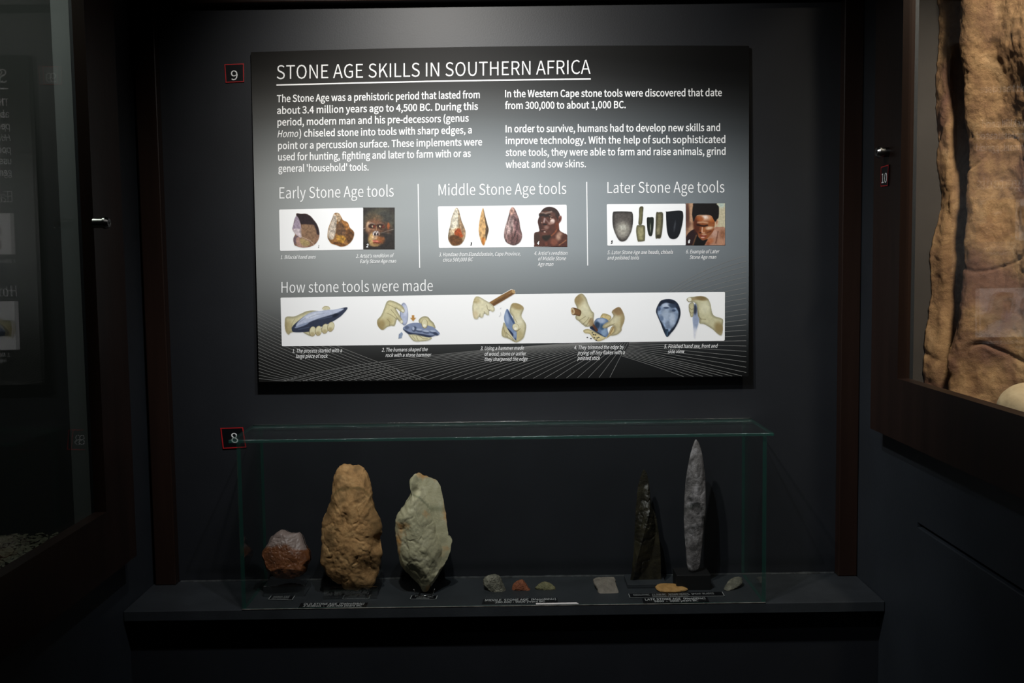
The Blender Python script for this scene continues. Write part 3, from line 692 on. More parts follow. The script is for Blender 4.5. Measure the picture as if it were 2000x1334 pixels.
V, Fc = [], []; pl1 = panel(E1)
def edge_b(x): return 746.5 - (x - 506) * 0.0115 - 1.5
for i in range(21):                                       # left edge sweeping down to the right
    f = i / 20; a = (502.5 + 3 * f, 605 + 134 * f); b = (835 - 275 * f, edge_b(835 - 275 * f))
    ribbon(V, Fc, bez(a, ((a[0] * .55 + b[0] * .45), a[1] + (b[1] - a[1]) * (.55 + .1 * f)), b), 0.75, pl1)
for i in range(27):                                       # fan from the foot up to a focus under the fourth drawing
    f = i / 26; xb2 = 552 + (1191 - 552) * f ** 0.85; a = (xb2, edge_b(xb2)); b = (1105 + 121 * f, 671 - 1.5 * f)
    ctl = (a[0] + (b[0] - a[0]) * (.28 + .25 * f), a[1] + (b[1] - a[1]) * (.62 - .08 * f))
    ribbon(V, Fc, bez(a, ctl, b), 0.75, pl1)
for i in range(30):                                       # fan from the focus to the right edge and upward
    f = i / 29
    if f < .22: e = (1335 + (1456 - 1335) * f / .22, edge_b(1335 + (1456 - 1335) * f / .22))
    else: e = (1457.5, 734 - (734 - 500) * (f - .22) / .78)
    a = (1214 + 14 * min(1, f * 3) + 75 * max(0, f - .6) / .4, 695 - 26 * min(1, f * 2.2) - 100 * max(0, f - .6) / .4)
    ctl = (a[0] + (e[0] - a[0]) * .5, a[1] + (e[1] - a[1]) * (.45 if f < .5 else .72))
    ribbon(V, Fc, bez(a, ctl, e), 0.75, pl1)
link('line_pattern', pyd('line_pattern', V, Fc), LINEP, pan)

# lettering on the panel: text, left x, baseline left, right x, baseline right, cap height
T = lambda name, lines: lettering(name, lines, panel(2 * E1), WHITEP, pan)
T('title_text', [('STONE AGE SKILLS IN SOUTHERN AFRICA', 540.7, 154.8, 1153.3, 144.2, 27.2, -0.002, 0)])
V, Fc = [], []; ribbon(V, Fc, [(540, 166.3), (640, 163.6), (740, 161.2), (840, 159), (940, 157.2), (1050, 155.7), (1153.8, 154.3)], 2.6, panel(2 * E1)); link('title_rule', pyd('title_rule', V, Fc), WHITEP, pan)
B_, H_ = 0.0055, 13.6
T('paragraph_text', [('The Stone Age was a prehistoric period that lasted from', 541, 199.6, 937, 191.5, H_, B_, 0),
                     ('about 3.4 million years ago to 4,500 BC. During this', 541.2, 222.6, 933.5, 214.2, H_, B_, 0),
                     ('period, modern man and his pre-decessors (genus', 542, 245.5, 915.4, 237.4, H_, B_, 0),
                     ('Homo', 542, 268.4, 581.5, 267.5, H_, 0.002, 0.2), (') chiseled stone into tools with sharp edges, a', 584.5, 267.3, 921.4, 260.4, H_, B_, 0),
                     ('point or a percussion surface. These implements were', 543.1, 291.4, 941.6, 283.8, H_, B_, 0),
                     ('used for hunting, fighting and later to farm with or as', 543.4, 313.5, 919.5, 306.3, H_, B_, 0),
                     ('general \'household\' tools.', 543.9, 336, 720, 333, H_, B_, 0)])
T('paragraph_text', [('In the Western Cape stone tools were discovered that date', 986.4, 190, 1409.8, 187.6, H_, B_, 0), ('from 300,000 to about 1,000 BC.', 986.4, 213, 1222, 211.2, H_, B_, 0)])
T('paragraph_text', [('In order to survive, humans had to develop new skills and', 987.5, 258.4, 1406.3, 255.8, H_, B_, 0), ('improve technology. With the help of such sophisticated', 987.5, 281.4, 1416.6, 279, H_, B_, 0),
                     ('stone tools, they were able to farm and raise animals, grind', 987.5, 304.6, 1417, 302.2, H_, B_, 0), ('wheat and sow skins.', 987.5, 327.8, 1144.4, 326.6, H_, B_, 0)])
T('heading_text', [('Early Stone Age tools', 546, 388, 768.9, 383.9, 22, -0.0015, 0)])
T('heading_text', [('Middle Stone Age tools', 856.7, 382, 1106, 379, 21.8, -0.0015, 0)])
T('heading_text', [('Later Stone Age tools', 1186.4, 377.2, 1414.6, 375.9, 21.5, -0.0015, 0)])
T('heading_text', [('How stone tools were made', 549.9, 572, 845.3, 568.4, 21.3, -0.0015, 0)])
for a, b in (((816.6, 359.4), (819.7, 523)), ((1145.9, 355.3), (1147.8, 518.6))):
    V, Fc = [], []; ribbon(V, Fc, [a, b], 1.8, panel(2 * E1)); link('divider_line', pyd('divider_line', V, Fc), WHITEP, pan)
Cc, Cb, Cs = 7.1, 0.002, 0.21
for ls in ([('1. Bifacial hand axes', 547.9, 506.2, 616, 505.2)],
           [('2. Artist\'s rendition of', 695.1, 503.8, 768, 502.7), ('Early Stone Age man', 703.2, 514.2, 773, 513.2)],
           [('3. Handaxe from Elandsfontein, Cape Province,', 857, 500.8, 1016.5, 499.2), ('circa 500,000 BC', 864.8, 511, 923, 510.4)],
           [('4. Artist\'s rendition', 1043, 498.5, 1107.5, 497.8), ('of Middle Stone', 1050.7, 508.8, 1105, 508.2), ('Age man', 1050.2, 519.7, 1080, 519.4)],
           [('5. Later Stone Age axe heads, chisels', 1185.9, 496.5, 1314, 495.7), ('and polished tools', 1185.9, 507.2, 1247.5, 506.7)],
           [('6. Example of Later', 1339.4, 495.1, 1404, 494.6), ('Stone Age man', 1346.6, 505.9, 1398, 505.4)],
           [('1. The process started with a', 571.1, 689, 667.5, 687.7), ('large piece of rock', 578, 699.3, 639.5, 698.7)],
           [('2. The humans shaped the', 745.6, 686.8, 834.7, 685.8), ('rock with a stone hammer', 753.2, 697.2, 841.4, 696.3)],
           [('3. Using a hammer made', 938, 683.9, 1022.8, 682.8), ('of wood, stone or antler', 946, 694.8, 1027, 694), ('they sharpened the edge', 946, 705.2, 1030, 704.2)],
           [('4. They trimmed the edge by', 1120.9, 682.2, 1218, 681.1), ('prying off tiny flakes with a', 1128.5, 692.7, 1219.6, 691.5), ('pointed stick', 1128.1, 703.1, 1171.2, 702.7)],
           [('5. Finished hand axe, front and', 1296.7, 680.1, 1400.4, 679), ('side view', 1303.9, 690.2, 1335.8, 689.6)]):
    T('caption_text', [(t_, x0, b0, x1, b1, Cc, Cb, Cs) for t_, x0, b0, x1, b1 in ls])


# ------------------------------------------------------------------ pictures on the panel: a small painter on fine vertex grids
def cat(pts, n=8):
    P = np.array(pts, float); m = len(P); out = []
    for i in range(m):
        p0, p1, p2, p3 = P[(i - 1) % m], P[i], P[(i + 1) % m], P[(i + 2) % m]
        for k in range(n):
            t = k / n; out.append(0.5 * (2 * p1 + (p2 - p0) * t + (2 * p0 - 5 * p1 + 4 * p2 - p3) * t * t + (3 * p1 - p0 - 3 * p2 + p3) * t ** 3))
    return np.array(out)


class Picture:
    """paints in the pixel frame of one close-up: origin (ox, oy), scale s; x0..y1 bounds in that frame"""
    def __init__(self, ox, oy, s, x0, y0, x1, y1, bg, res=0.6):
        self.o = (ox, oy, s); nx = int((x1 - x0) / s / res) + 2; ny = int((y1 - y0) / s / res) + 2
        self.X, self.Y = np.meshgrid(np.linspace(x0, x1, nx), np.linspace(y0, y1, ny)); self.px = s
        self.C = np.ones(self.X.shape + (3,)) * np.array(bg, float); self.M = np.zeros(self.X.shape)

    def mix(self, A, col, cut=False):
        col = np.array(col, float); self.C = self.C * (1 - A[..., None]) + col * A[..., None]
        if cut: self.M = np.maximum(self.M, A)

    def sdf(self, pts):
        P = np.array(pts, float); X, Y = self.X, self.Y; d = np.full(X.shape, 1e9); ins = np.zeros(X.shape, bool)
        for i in range(len(P)):
            ax, ay = P[i]; bx_, by_ = P[(i + 1) % len(P)]; ex, ey = bx_ - ax, by_ - ay; L2 = ex * ex + ey * ey + 1e-9
            t = np.clip(((X - ax) * ex + (Y - ay) * ey) / L2, 0, 1); d = np.minimum(d, np.hypot(X - ax - t * ex, Y - ay - t * ey))
            c = (ay > Y) != (by_ > Y)
            with np.errstate(divide='ignore', invalid='ignore'):
                ins ^= c & (X < ex * (Y - ay) / (ey if abs(ey) > 1e-9 else 1e-9) + ax)
        return np.where(ins, -d, d)

    def poly(self, pts, col, soft=None, alpha=1.0, sm=True, cut=False, shade=None):
        s = soft if soft is not None else self.px * 0.6
        d = self.sdf(cat(pts, 5) if sm else pts)
        A = np.clip(0.5 - d / (2 * s), 0, 1); A = A * A * (3 - 2 * A) * alpha
        self.mix(A, col, cut)
        if shade is not None:                           # darker rim inside the shape
            k, wd = shade; self.C *= (1 - A * k * np.clip(1 + d / wd, 0, 1) * (d < 0))[..., None]
        return d

    def ell(self, cx, cy, rx, ry, col, ang=0.0, soft=0.35, alpha=1.0, cut=False):
        a = math.radians(ang); dx, dy = self.X - cx, self.Y - cy
        r = np.hypot((dx * math.cos(a) + dy * math.sin(a)) / rx, (-dx * math.sin(a) + dy * math.cos(a)) / ry)
        A = np.clip((1 + soft / 2 - r) / soft, 0, 1); A = A * A * (3 - 2 * A) * alpha
        self.mix(A, col, cut)

    def line(self, pts, wd, col, alpha=1.0, soft=None, cut=False):
        X, Y = self.X, self.Y; d = np.full(X.shape, 1e9)
        for (ax, ay), (bx_, by_) in zip(pts[:-1], pts[1:]):
            ex, ey = bx_ - ax, by_ - ay; t = np.clip(((X - ax) * ex + (Y - ay) * ey) / (ex * ex + ey * ey + 1e-9), 0, 1)
            d = np.minimum(d, np.hypot(X - ax - t * ex, Y - ay - t * ey))
        s = soft if soft is not None else self.px * 0.5
        A = np.clip(0.5 - (d - wd / 2) / (2 * s), 0, 1) * alpha; self.mix(A, col, cut)

    def grain(self, amt, scale, seed=1, sx=1.0, sy=1.0, octs=4):
        n = fbm(self.X / scale * sx, self.Y / scale * sy, octs, seed) - 0.5
        self.C *= (1 + amt * 2 * n * (self.M if self.M.max() > 0 else 1))[..., None]

    def build(self, name, parent, layer, cut=True, bright=0.86):
        ox, oy, s = self.o; ny, nx = self.X.shape; keep = self.M > 0.02 if cut else np.ones((ny, nx), bool)
        cell = keep[:-1, :-1] | keep[1:, :-1] | keep[:-1, 1:] | keep[1:, 1:]
        used = np.zeros((ny, nx), bool)
        used[:-1, :-1] |= cell; used[1:, :-1] |= cell; used[:-1, 1:] |= cell; used[1:, 1:] |= cell
        idx = -np.ones((ny, nx), int); idx[used] = np.arange(used.sum()); f = panel(layer * E1)
        verts = [f(ox + x / s, oy + y / s) for x, y in zip(self.X[used], self.Y[used])]
        jj, ii = np.nonzero(cell)
        faces = [(idx[j, i], idx[j + 1, i], idx[j + 1, i + 1], idx[j, i + 1]) for j, i in zip(jj, ii)]
        k = self.C[used]; k = k + (0.24 if name == 'drawing' else 0.08) * (k.mean(1, keepdims=True) - k); c = lin(np.clip(k, 0, 255)) ** 1.12 * bright; c = np.concatenate([c, np.ones((len(c), 1))], 1)
        return coloured(name, verts, faces, c, PRINT, parent)


WH = (251, 251, 251)
def card(name, quad, label=None, r=2.5):
    """white picture card, corners tl, tr, br, bl in photo pixels, slightly rounded"""
    f = panel(2 * E1); q = np.array(quad, float); pts = []
    for i in range(4):
        p, a, b = q[i], q[i - 1], q[(i + 1) % 4]; da = (a - p) / np.linalg.norm(a - p); db = (b - p) / np.linalg.norm(b - p)
        for t in np.linspace(0, 1, 5): pts.append((1 - t) ** 2 * (p + da * r) + 2 * t * (1 - t) * p + t * t * (p + db * r))
    me = pyd(name, [f(*p) for p in pts], [tuple(range(len(pts)))[::-1]])
    o = link(name, me, WHITEP, pan)
    if label: o['label'] = label
    return o


def fig_num(s, x0, y0, x1, cap, par, dark):
    lettering('picture_number', [(s, x0, y0, x1, y0, cap, 0.015, 0.2)], panel(5 * E1), BLACKP if dark else WHITEP, par)


# --- early stone age strip
c1 = card('picture_strip', [(545.2, 409.3), (709.4, 405.8), (710.6, 487.6), (547, 490)], 'white strip with two hand axes')
K3 = (480, 340, 5.5556)
p = Picture(*K3, 490, 415, 815, 810, WH)
p.poly([(553, 428), (600, 432), (655, 432), (700, 455), (740, 500), (775, 550), (795, 610), (800, 660), (790, 710), (760, 755), (720, 782), (660, 797), (610, 798), (560, 785), (530, 770), (518, 720), (525, 680), (535, 650), (507, 597), (515, 560), (530, 490), (548, 460)], (146, 112, 90), cut=True)
p.poly([(553, 430), (600, 434), (655, 434), (700, 457), (740, 502), (775, 552), (795, 610), (796, 660), (770, 640), (745, 560), (700, 548), (610, 545), (588, 525), (560, 470)], (54, 40, 44), 8)
p.poly([(548, 452), (575, 480), (592, 530), (602, 590), (580, 602), (510, 598), (516, 560), (530, 492)], (165, 150, 166), 5)
p.poly([(512, 602), (595, 600), (604, 690), (560, 670), (538, 650)], (205, 190, 194), 6)
p.poly([(522, 685), (560, 672), (575, 700), (540, 760), (520, 730)], (120, 100, 110), 8)
p.poly([(612, 552), (720, 560), (765, 610), (760, 700), (735, 745), (690, 722), (606, 672)], (150, 118, 92), 8)
p.poly([(545, 700), (600, 690), (690, 735), (655, 790), (565, 782)], (178, 142, 128), 8)
p.poly([(600, 695), (690, 735), (690, 772), (630, 782), (590, 740)], (172, 150, 104), 10)
p.line([(604, 680), (650, 700), (700, 722), (745, 770)], 6, (225, 205, 180), .7); p.line([(592, 540), (603, 600), (606, 680)], 5, (215, 200, 200), .6)
p.grain(.22, 14, 3); p.build('hand_axe_picture', c1, 3)
p = Picture(*K3, 875, 408, 1190, 800, WH)
p.poly([(985, 420), (1015, 430), (1040, 470), (1060, 505), (1105, 525), (1130, 580), (1160, 610), (1177, 640), (1165, 700), (1130, 750), (1085, 780), (1030, 787), (980, 770), (930, 755), (900, 715), (888, 680), (895, 600), (915, 540), (940, 480), (960, 430)], (152, 108, 62), cut=True)
p.poly([(960, 432), (990, 470), (985, 560), (975, 640), (950, 705), (905, 705), (892, 650), (900, 600), (920, 540), (942, 480)], (200, 186, 170), 8)
p.poly([(985, 425), (1015, 432), (1035, 480), (1010, 520), (990, 480)], (190, 165, 135), 6)
p.poly([(985, 560), (1040, 520), (1090, 620), (1080, 665), (1000, 660)], (104, 78, 60), 14, .8)
p.poly([(985, 675), (1035, 665), (1082, 690), (1060, 745), (1005, 735)], (196, 146, 62), 8)
p.poly([(1090, 600), (1150, 605), (1175, 645), (1160, 705), (1120, 750), (1095, 700)], (108, 72, 42), 10, .85)
p.poly([(930, 745), (990, 735), (1060, 760), (1085, 778), (1030, 786), (980, 768)], (125, 80, 40), 8, .8)
p.poly([(1045, 500), (1105, 528), (1120, 590), (1080, 600)], (190, 130, 70), 8, .7)
p.grain(.42, 22, 7); p.grain(.2, 9, 8); p.build('hand_axe_picture', c1, 3)
fig_num('1', 621.5, 483.3, 623.3, 4.6, c1, True)

KA = (700, 395, 13.333)
p = Picture(*KA, 125, 138, 947, 1222, (54, 49, 46), res=0.5)
p.ell(560, 470, 400, 350, (82, 79, 66), 0, .5); p.ell(700, 400, 200, 180, (66, 66, 62), 0, .8, .8)
p.ell(330, 420, 170, 130, (104, 88, 68), -35, .9, .7); p.ell(500, 420, 140, 90, (120, 98, 72), 0, 1.0, .7)
p.ell(420, 660, 250, 220, (128, 90, 66), 0, .6); p.ell(680, 680, 190, 160, (96, 66, 48), 10, .9, .8)
p.ell(270, 640, 70, 130, (190, 150, 115), 10, .8, .8); p.ell(250, 580, 40, 80, (205, 175, 145), 20, .9, .6)
p.ell(455, 940, 190, 190, (150, 104, 64), 0, .6); p.ell(350, 950, 80, 150, (205, 175, 115), 15, .9, .85); p.ell(610, 960, 80, 120, (150, 88, 44), -10, .9, .7)
p.ell(430, 1110, 130, 45, (180, 145, 92), 0, 1.0, .7); p.ell(640, 850, 120, 60, (48, 44, 42), 0, 1.0, .7)
for ex in (352, 572): p.ell(ex, 620, 92, 66, (62, 36, 26), 0, .7)
p.line([(270, 560), (330, 540), (420, 570)], 34, (168, 148, 136), .7, 14); p.line([(490, 560), (560, 545), (640, 560)], 26, (140, 112, 100), .6, 14)
for ex in (370, 568): p.ell(ex, 628, 22, 26, (238, 218, 184), 0, .8); p.ell(ex + 8, 622, 11, 14, (60, 30, 20), 0, .6)
p.ell(415, 630, 30, 34, (150, 56, 30), 0, .8, .8); p.ell(650, 640, 40, 34, (130, 50, 34), 0, .9, .6)
p.line([(472, 640), (470, 740)], 26, (196, 150, 112), .8, 10); p.line([(330, 690), (430, 720)], 22, (180, 130, 100), .6, 12); p.line([(510, 720), (620, 750)], 22, (185, 135, 105), .6, 12)
p.ell(462, 815, 98, 74, (150, 130, 122), 0, .4); p.line([(395, 850), (405, 790), (440, 765)], 24, (225, 222, 220), .9, 8); p.line([(470, 830), (490, 780), (500, 765)], 20, (225, 222, 222), .9, 8); p.line([(540, 850), (535, 810)], 20, (205, 165, 150), .8, 8)
p.ell(432, 838, 24, 34, (40, 28, 28), 10, .5); p.ell(508, 838, 22, 32, (48, 32, 30), -10, .5)
p.ell(420, 920, 70, 50, (215, 180, 150), 0, .9, .7)
p.line([(385, 1000), (440, 1015), (505, 1020)], 34, (220, 120, 108), .95, 10); p.line([(400, 1050), (520, 1060), (580, 1030)], 30, (132, 52, 36), .8, 14); p.line([(390, 985), (500, 990)], 10, (110, 50, 40), .7, 6)
p.ell(782, 620, 34, 88, (170, 92, 44), 0, .8, .9)
p.line([(600, 800), (760, 745), (930, 700)], 8, (165, 160, 155), .8, 6); p.line([(560, 800), (700, 800), (840, 825)], 8, (130, 126, 122), .6, 6); p.line([(130, 695), (180, 670)], 16, (190, 180, 175), .8, 8)
p.grain(.28, 60, 5); p.grain(.16, 24, 6)
fc = p.build('face_picture', pan, 3, cut=False); fc['label'] = 'dark portrait picture of an early stone age face'
fig_num('2', 715.2, 482.8, 719.2, 6.2, fc, False)

# --- middle stone age strip
c2 = card('picture_strip', [(855.4, 403.4), (1106.7, 399.9), (1107.8, 481.6), (857.2, 484.6)], 'white strip with three hand axes and a bust')
K4 = (800, 340, 5.5556)
p = Picture(*K4, 405, 357, 618, 790, WH)
p.poly([(508, 367), (530, 385), (550, 450), (565, 510), (590, 570), (607, 620), (605, 680), (585, 730), (550, 765), (505, 778), (460, 770), (425, 725), (417, 680), (425, 620), (440, 560), (455, 480), (485, 400)], (192, 170, 138), cut=True, shade=(.3, 25))
p.poly([(500, 380), (525, 400), (535, 470), (525, 560), (470, 600), (445, 580), (460, 480)], (204, 196, 178), 12)
p.poly([(490, 610), (545, 590), (585, 640), (570, 690), (500, 680)], (172, 78, 28), 14)
p.poly([(428, 690), (490, 660), (570, 700), (560, 755), (505, 774), (455, 765)], (112, 72, 36), 12)
p.poly([(545, 480), (590, 580), (603, 640), (575, 660), (550, 580)], (168, 138, 106), 10)
p.line([(535, 400), (530, 500), (545, 590)], 8, (120, 90, 60), .7); p.line([(470, 640), (520, 580)], 6, (240, 220, 190), .7)
p.grain(.35, 24, 11); p.grain(.2, 9, 12); p.build('hand_axe_picture', c2, 3)
p = Picture(*K4, 740, 357, 868, 785, WH)
p.poly([(797, 367), (815, 440), (830, 500), (845, 560), (857, 600), (845, 660), (825, 730), (808, 773), (785, 755), (765, 700), (750, 630), (750, 570), (760, 500), (775, 430)], (206, 166, 112), cut=True)
p.poly([(800, 375), (816, 440), (832, 500), (857, 600), (846, 660), (828, 720), (822, 640), (828, 560), (812, 470)], (92, 74, 56), 7)
p.poly([(785, 690), (815, 700), (806, 768), (788, 752)], (196, 124, 52), 8)
p.grain(.35, 16, 13, 1.5, .7); p.build('hand_axe_picture', c2, 3)
p = Picture(*K4, 1015, 350, 1230, 785, WH)
p.poly([(1118, 360), (1145, 385), (1165, 430), (1190, 500), (1200, 580), (1220, 650), (1217, 700), (1190, 745), (1140, 772), (1090, 765), (1045, 735), (1025, 680), (1030, 610), (1050, 540), (1075, 450), (1095, 385)], (142, 112, 108), cut=True, shade=(.25, 20))
p.ell(1110, 400, 30, 40, (190, 150, 135), 0, .9); p.ell(1080, 560, 50, 90, (176, 156, 152), 15, 1, .7); p.ell(1140, 700, 60, 60, (96, 68, 66), 0, .9, .8); p.ell(1160, 560, 30, 90, (104, 76, 78), -8, .9, .8)
p.grain(.55, 20, 14, 1.6, .6); p.grain(.3, 8, 15); p.build('hand_axe_picture', c2, 3)
fig_num('3', 918.2, 478.8, 921.5, 5.2, c2, True)
KM = (1030, 395, 14.04)
p = Picture(*KM, 180, 120, 1092, 1217, (244, 245, 250), res=0.5)
p.poly([(190, 860), (330, 800), (325, 700), (300, 600), (285, 540), (300, 480), (330, 400), (320, 320), (370, 270), (430, 190), (520, 140), (620, 130), (720, 150), (810, 210), (870, 300), (890, 370), (920, 370), (940, 420), (925, 500), (880, 560), (855, 600), (870, 720), (900, 790), (1000, 850), (1095, 915), (1100, 1230), (250, 1230), (190, 1150)], (96, 57, 46), 8, cut=True)
p.poly([(370, 272), (430, 192), (520, 142), (620, 132), (720, 152), (810, 212), (868, 302), (886, 380), (850, 580), (825, 470), (720, 310), (620, 248), (480, 235)], (62, 43, 38), 16)
p.ell(340, 520, 50, 160, (70, 44, 38), 0, .9, .8); p.ell(360, 720, 60, 100, (78, 48, 40), 0, 1, .8)
p.line([(395, 280), (480, 312), (560, 285), (660, 262)], 46, (152, 132, 122), .9, 16); p.line([(345, 362), (440, 345), (500, 375), (620, 350)], 70, (44, 32, 29), .95, 20)
p.ell(700, 330, 70, 60, (110, 76, 66), 0, 1, .7); p.ell(640, 405, 60, 26, (60, 38, 32), 0, .8); p.line([(605, 370), (680, 395)], 20, (170, 130, 112), .8, 8); p.ell(640, 436, 22, 12, (220, 190, 165), 0, .8)
p.line([(475, 450), (455, 545)], 42, (176, 152, 150), .95, 16); p.line([(500, 470), (580, 560)], 34, (150, 120, 116), .8, 18); p.ell(395, 560, 22, 20, (180, 140, 125), 0, .9, .8)
p.ell(480, 608, 60, 22, (44, 28, 26), 0, .7); p.ell(688, 520, 62, 66, (240, 216, 206), 20, 1.0, .95); p.ell(640, 575, 70, 40, (176, 140, 128), -20, 1, .7)
p.ell(525, 690, 66, 50, (160, 122, 110), 0, 1, .8); p.line([(385, 755), (440, 745), (520, 770)], 22, (136, 98, 88), .9, 10); p.line([(390, 790), (500, 790)], 16, (52, 30, 28), .9, 8); p.ell(476, 815, 30, 14, (214, 184, 170), 0, .9); p.ell(460, 870, 70, 40, (120, 78, 66), 0, 1, .6)
p.ell(820, 640, 60, 120, (124, 62, 40), 0, 1, .8); p.poly([(420, 920), (640, 900), (700, 880), (620, 980), (520, 1060), (420, 1000)], (44, 38, 30), 30, .95)
p.ell(262, 980, 90, 150, (74, 55, 48), 0, .9, .9); p.line([(660, 920), (760, 830), (800, 760)], 34, (170, 96, 60), .8, 14); p.ell(870, 930, 80, 120, (196, 158, 136), 25, 1.1, .85)
p.ell(730, 1090, 100, 90, (152, 92, 70), 0, 1, .8); p.ell(960, 950, 60, 60, (84, 50, 40), 0, 1, .6); p.line([(870, 1175), (960, 1120), (1060, 1040)], 24, (190, 130, 88), .8, 12); p.ell(1000, 1180, 80, 50, (90, 48, 42), 0, 1, .7); p.ell(520, 1140, 40, 50, (150, 80, 60), 0, 1, .5)
p.ell(895, 465, 40, 92, (138, 84, 70), 12, .4); p.line([(860, 410), (885, 380), (920, 385)], 16, (205, 165, 150), .8, 8); p.ell(885, 480, 18, 50, (80, 44, 38), 12, .8)
p.grain(.12, 40, 17); bust = p.build('face_picture', c2, 3); bust['label'] = 'picture of a dark brown bust in three quarter view'
fig_num('4', 1048.6, 477.6, 1052.6, 6.2, bust, False)

# --- later stone age strip
c3_ = card('picture_strip', [(1185, 398.7), (1339, 397.8), (1339.3, 479), (1186.2, 480)], 'white strip with six polished tools')
K5 = (1140, 340, 5.882)
def tool(pts, col, hl, seed, x0, y0, x1, y1, rim=.4):
    p = Picture(*K5, x0, y0, x1, y1, WH); p.poly(pts, col, cut=True, shade=(rim, 34))
    for h in hl: p.ell(*h)
    p.grain(.18, 16, seed); p.build('polished_tool_picture', c3_, 3)
tool([(335, 445), (370, 430), (530, 432), (560, 450), (567, 500), (563, 580), (545, 660), (510, 730), (480, 765), (440, 775), (405, 760), (370, 700), (340, 620), (330, 540)], (96, 90, 86), [(450, 640, 80, 90, (172, 168, 156), 0, 1.2, .95), (450, 610, 34, 30, (200, 198, 186), 0, 1, .8)], 1, 320, 420, 577, 785)
tool([(640, 385), (683, 378), (680, 450), (668, 575), (630, 578), (635, 480)], (114, 110, 74), [(655, 480, 14, 80, (140, 134, 96), 3, 1, .7)], 2, 622, 370, 692, 588, .3)
tool([(610, 595), (640, 588), (690, 590), (705, 620), (703, 750), (690, 770), (640, 776), (618, 765), (602, 660)], (150, 145, 106), [(655, 680, 30, 60, (172, 166, 126), 0, 1, .7)], 3, 594, 580, 714, 786, .35)
tool([(725, 510), (760, 497), (800, 500), (804, 560), (795, 660), (780, 710), (750, 705), (732, 640)], (38, 46, 38), [(766, 620, 7, 50, (150, 155, 138), 0, 1, .8)], 4, 716, 488, 812, 718, .3)
tool([(832, 450), (860, 440), (905, 442), (912, 500), (905, 620), (885, 730), (850, 740), (825, 730), (825, 600)], (116, 110, 80), [(856, 650, 20, 50, (165, 158, 126), 0, 1, .7), (870, 540, 18, 80, (134, 128, 96), 0, 1, .6), (860, 715, 24, 20, (60, 56, 40), 0, 1, .7)], 5, 816, 432, 920, 750, .3)
tool([(945, 445), (960, 432), (1110, 420), (1142, 460), (1135, 560), (1105, 680), (1070, 735), (1020, 747), (980, 725), (955, 640)], (27, 31, 38), [(1045, 600, 10, 60, (84, 88, 94), 8, 1, .7)], 6, 936, 412, 1150, 756, .2)
fig_num('5', 1192.3, 475.5, 1195.7, 5.4, c3_, True)
KL = (1330, 390, 13.34)
p = Picture(*KL, 127, 96, 1146, 1187, (214, 186, 150), res=0.5)
p.C = np.where((p.X < 560)[..., None], np.array((168, 128, 100)) + (p.X[..., None] - 127) / 200 * np.array((40, 40, 34)), np.array((205, 196, 166)))
p.ell(160, 420, 60, 330, (96, 62, 52), 0, .9, .9); p.ell(180, 640, 90, 80, (120, 80, 66), 0, 1, .7); p.ell(1050, 140, 90, 70, (185, 205, 198), 0, 1.2, .8)
p.poly([(850, 780), (900, 712), (1000, 715), (1150, 752), (1160, 1200), (620, 1200), (680, 1040), (760, 930)], (182, 136, 112), 8)
p.ell(890, 880, 80, 90, (208, 168, 150), 0, 1, .8); p.ell(1080, 900, 70, 110, (150, 100, 70), 0, 1, .7); p.line([(965, 830), (940, 960), (905, 1130)], 24, (112, 68, 48), .85, 14); p.ell(760, 1080, 90, 70, (190, 112, 68), -30, 1, .8); p.ell(1040, 1100, 80, 80, (200, 150, 118), 0, 1, .7); p.ell(700, 1150, 50, 50, (140, 76, 52), 0, 1, .7)
p.poly([(120, 1010), (200, 862), (330, 772), (400, 800), (440, 900), (480, 1200), (120, 1200)], (52, 32, 34), 10)
p.ell(930, 600, 44, 96, (216, 184, 152), 10, .5); p.ell(930, 590, 20, 50, (150, 90, 60), 10, .9, .6)
p.poly([(340, 560), (380, 440), (560, 400), (720, 400), (830, 450), (880, 560), (872, 700), (850, 800), (760, 930), (660, 1040), (570, 1060), (480, 1000), (430, 880), (360, 760)], (152, 86, 46), 10)
p.ell(400, 680, 90, 200, (92, 44, 26), -8, .9, .9); p.ell(800, 500, 80, 90, (198, 112, 50), 0, 1, .8); p.ell(630, 465, 140, 80, (228, 190, 165), 0, 1.6, .95); p.ell(625, 455, 60, 40, (238, 222, 212), 0, 1.6, .9); p.ell(500, 500, 90, 60, (176, 94, 44), 0, 1, .8)
p.line([(440, 595), (560, 585), (690, 605)], 40, (214, 168, 134), .85, 18); p.line([(420, 655), (520, 678), (600, 690), (690, 672)], 40, (46, 24, 18), .95, 14); p.ell(740, 738, 100, 44, (232, 200, 170), -8, 1.4, .95); p.ell(780, 660, 80, 40, (176, 106, 56), 0, 1, .7)
p.line([(556, 735), (548, 850)], 30, (238, 196, 172), .95, 10); p.ell(600, 800, 40, 70, (176, 110, 64), 0, 1, .8); p.ell(590, 862, 44, 18, (206, 160, 130), 0, .9, .9); p.ell(500, 860, 30, 24, (80, 36, 26), 0, .9)
p.ell(700, 880, 70, 70, (150, 92, 56), 0, 1, .8); p.line([(690, 860), (780, 820)], 22, (90, 44, 28), .7, 12); p.ell(600, 910, 60, 26, (204, 164, 134), 0, .9, .8); p.line([(505, 930), (580, 950), (660, 945)], 30, (140, 58, 52), .95, 10); p.ell(565, 985, 50, 16, (226, 172, 160), 0, .9); p.ell(600, 1030, 80, 26, (150, 84, 54), 0, 1, .8)
p.poly([(395, 960), (480, 1000), (570, 1062), (690, 1030), (650, 1110), (580, 1200), (340, 1200)], (24, 20, 20), 14); p.line([(310, 1190), (360, 1040), (400, 930)], 34, (124, 90, 62), .85, 12)
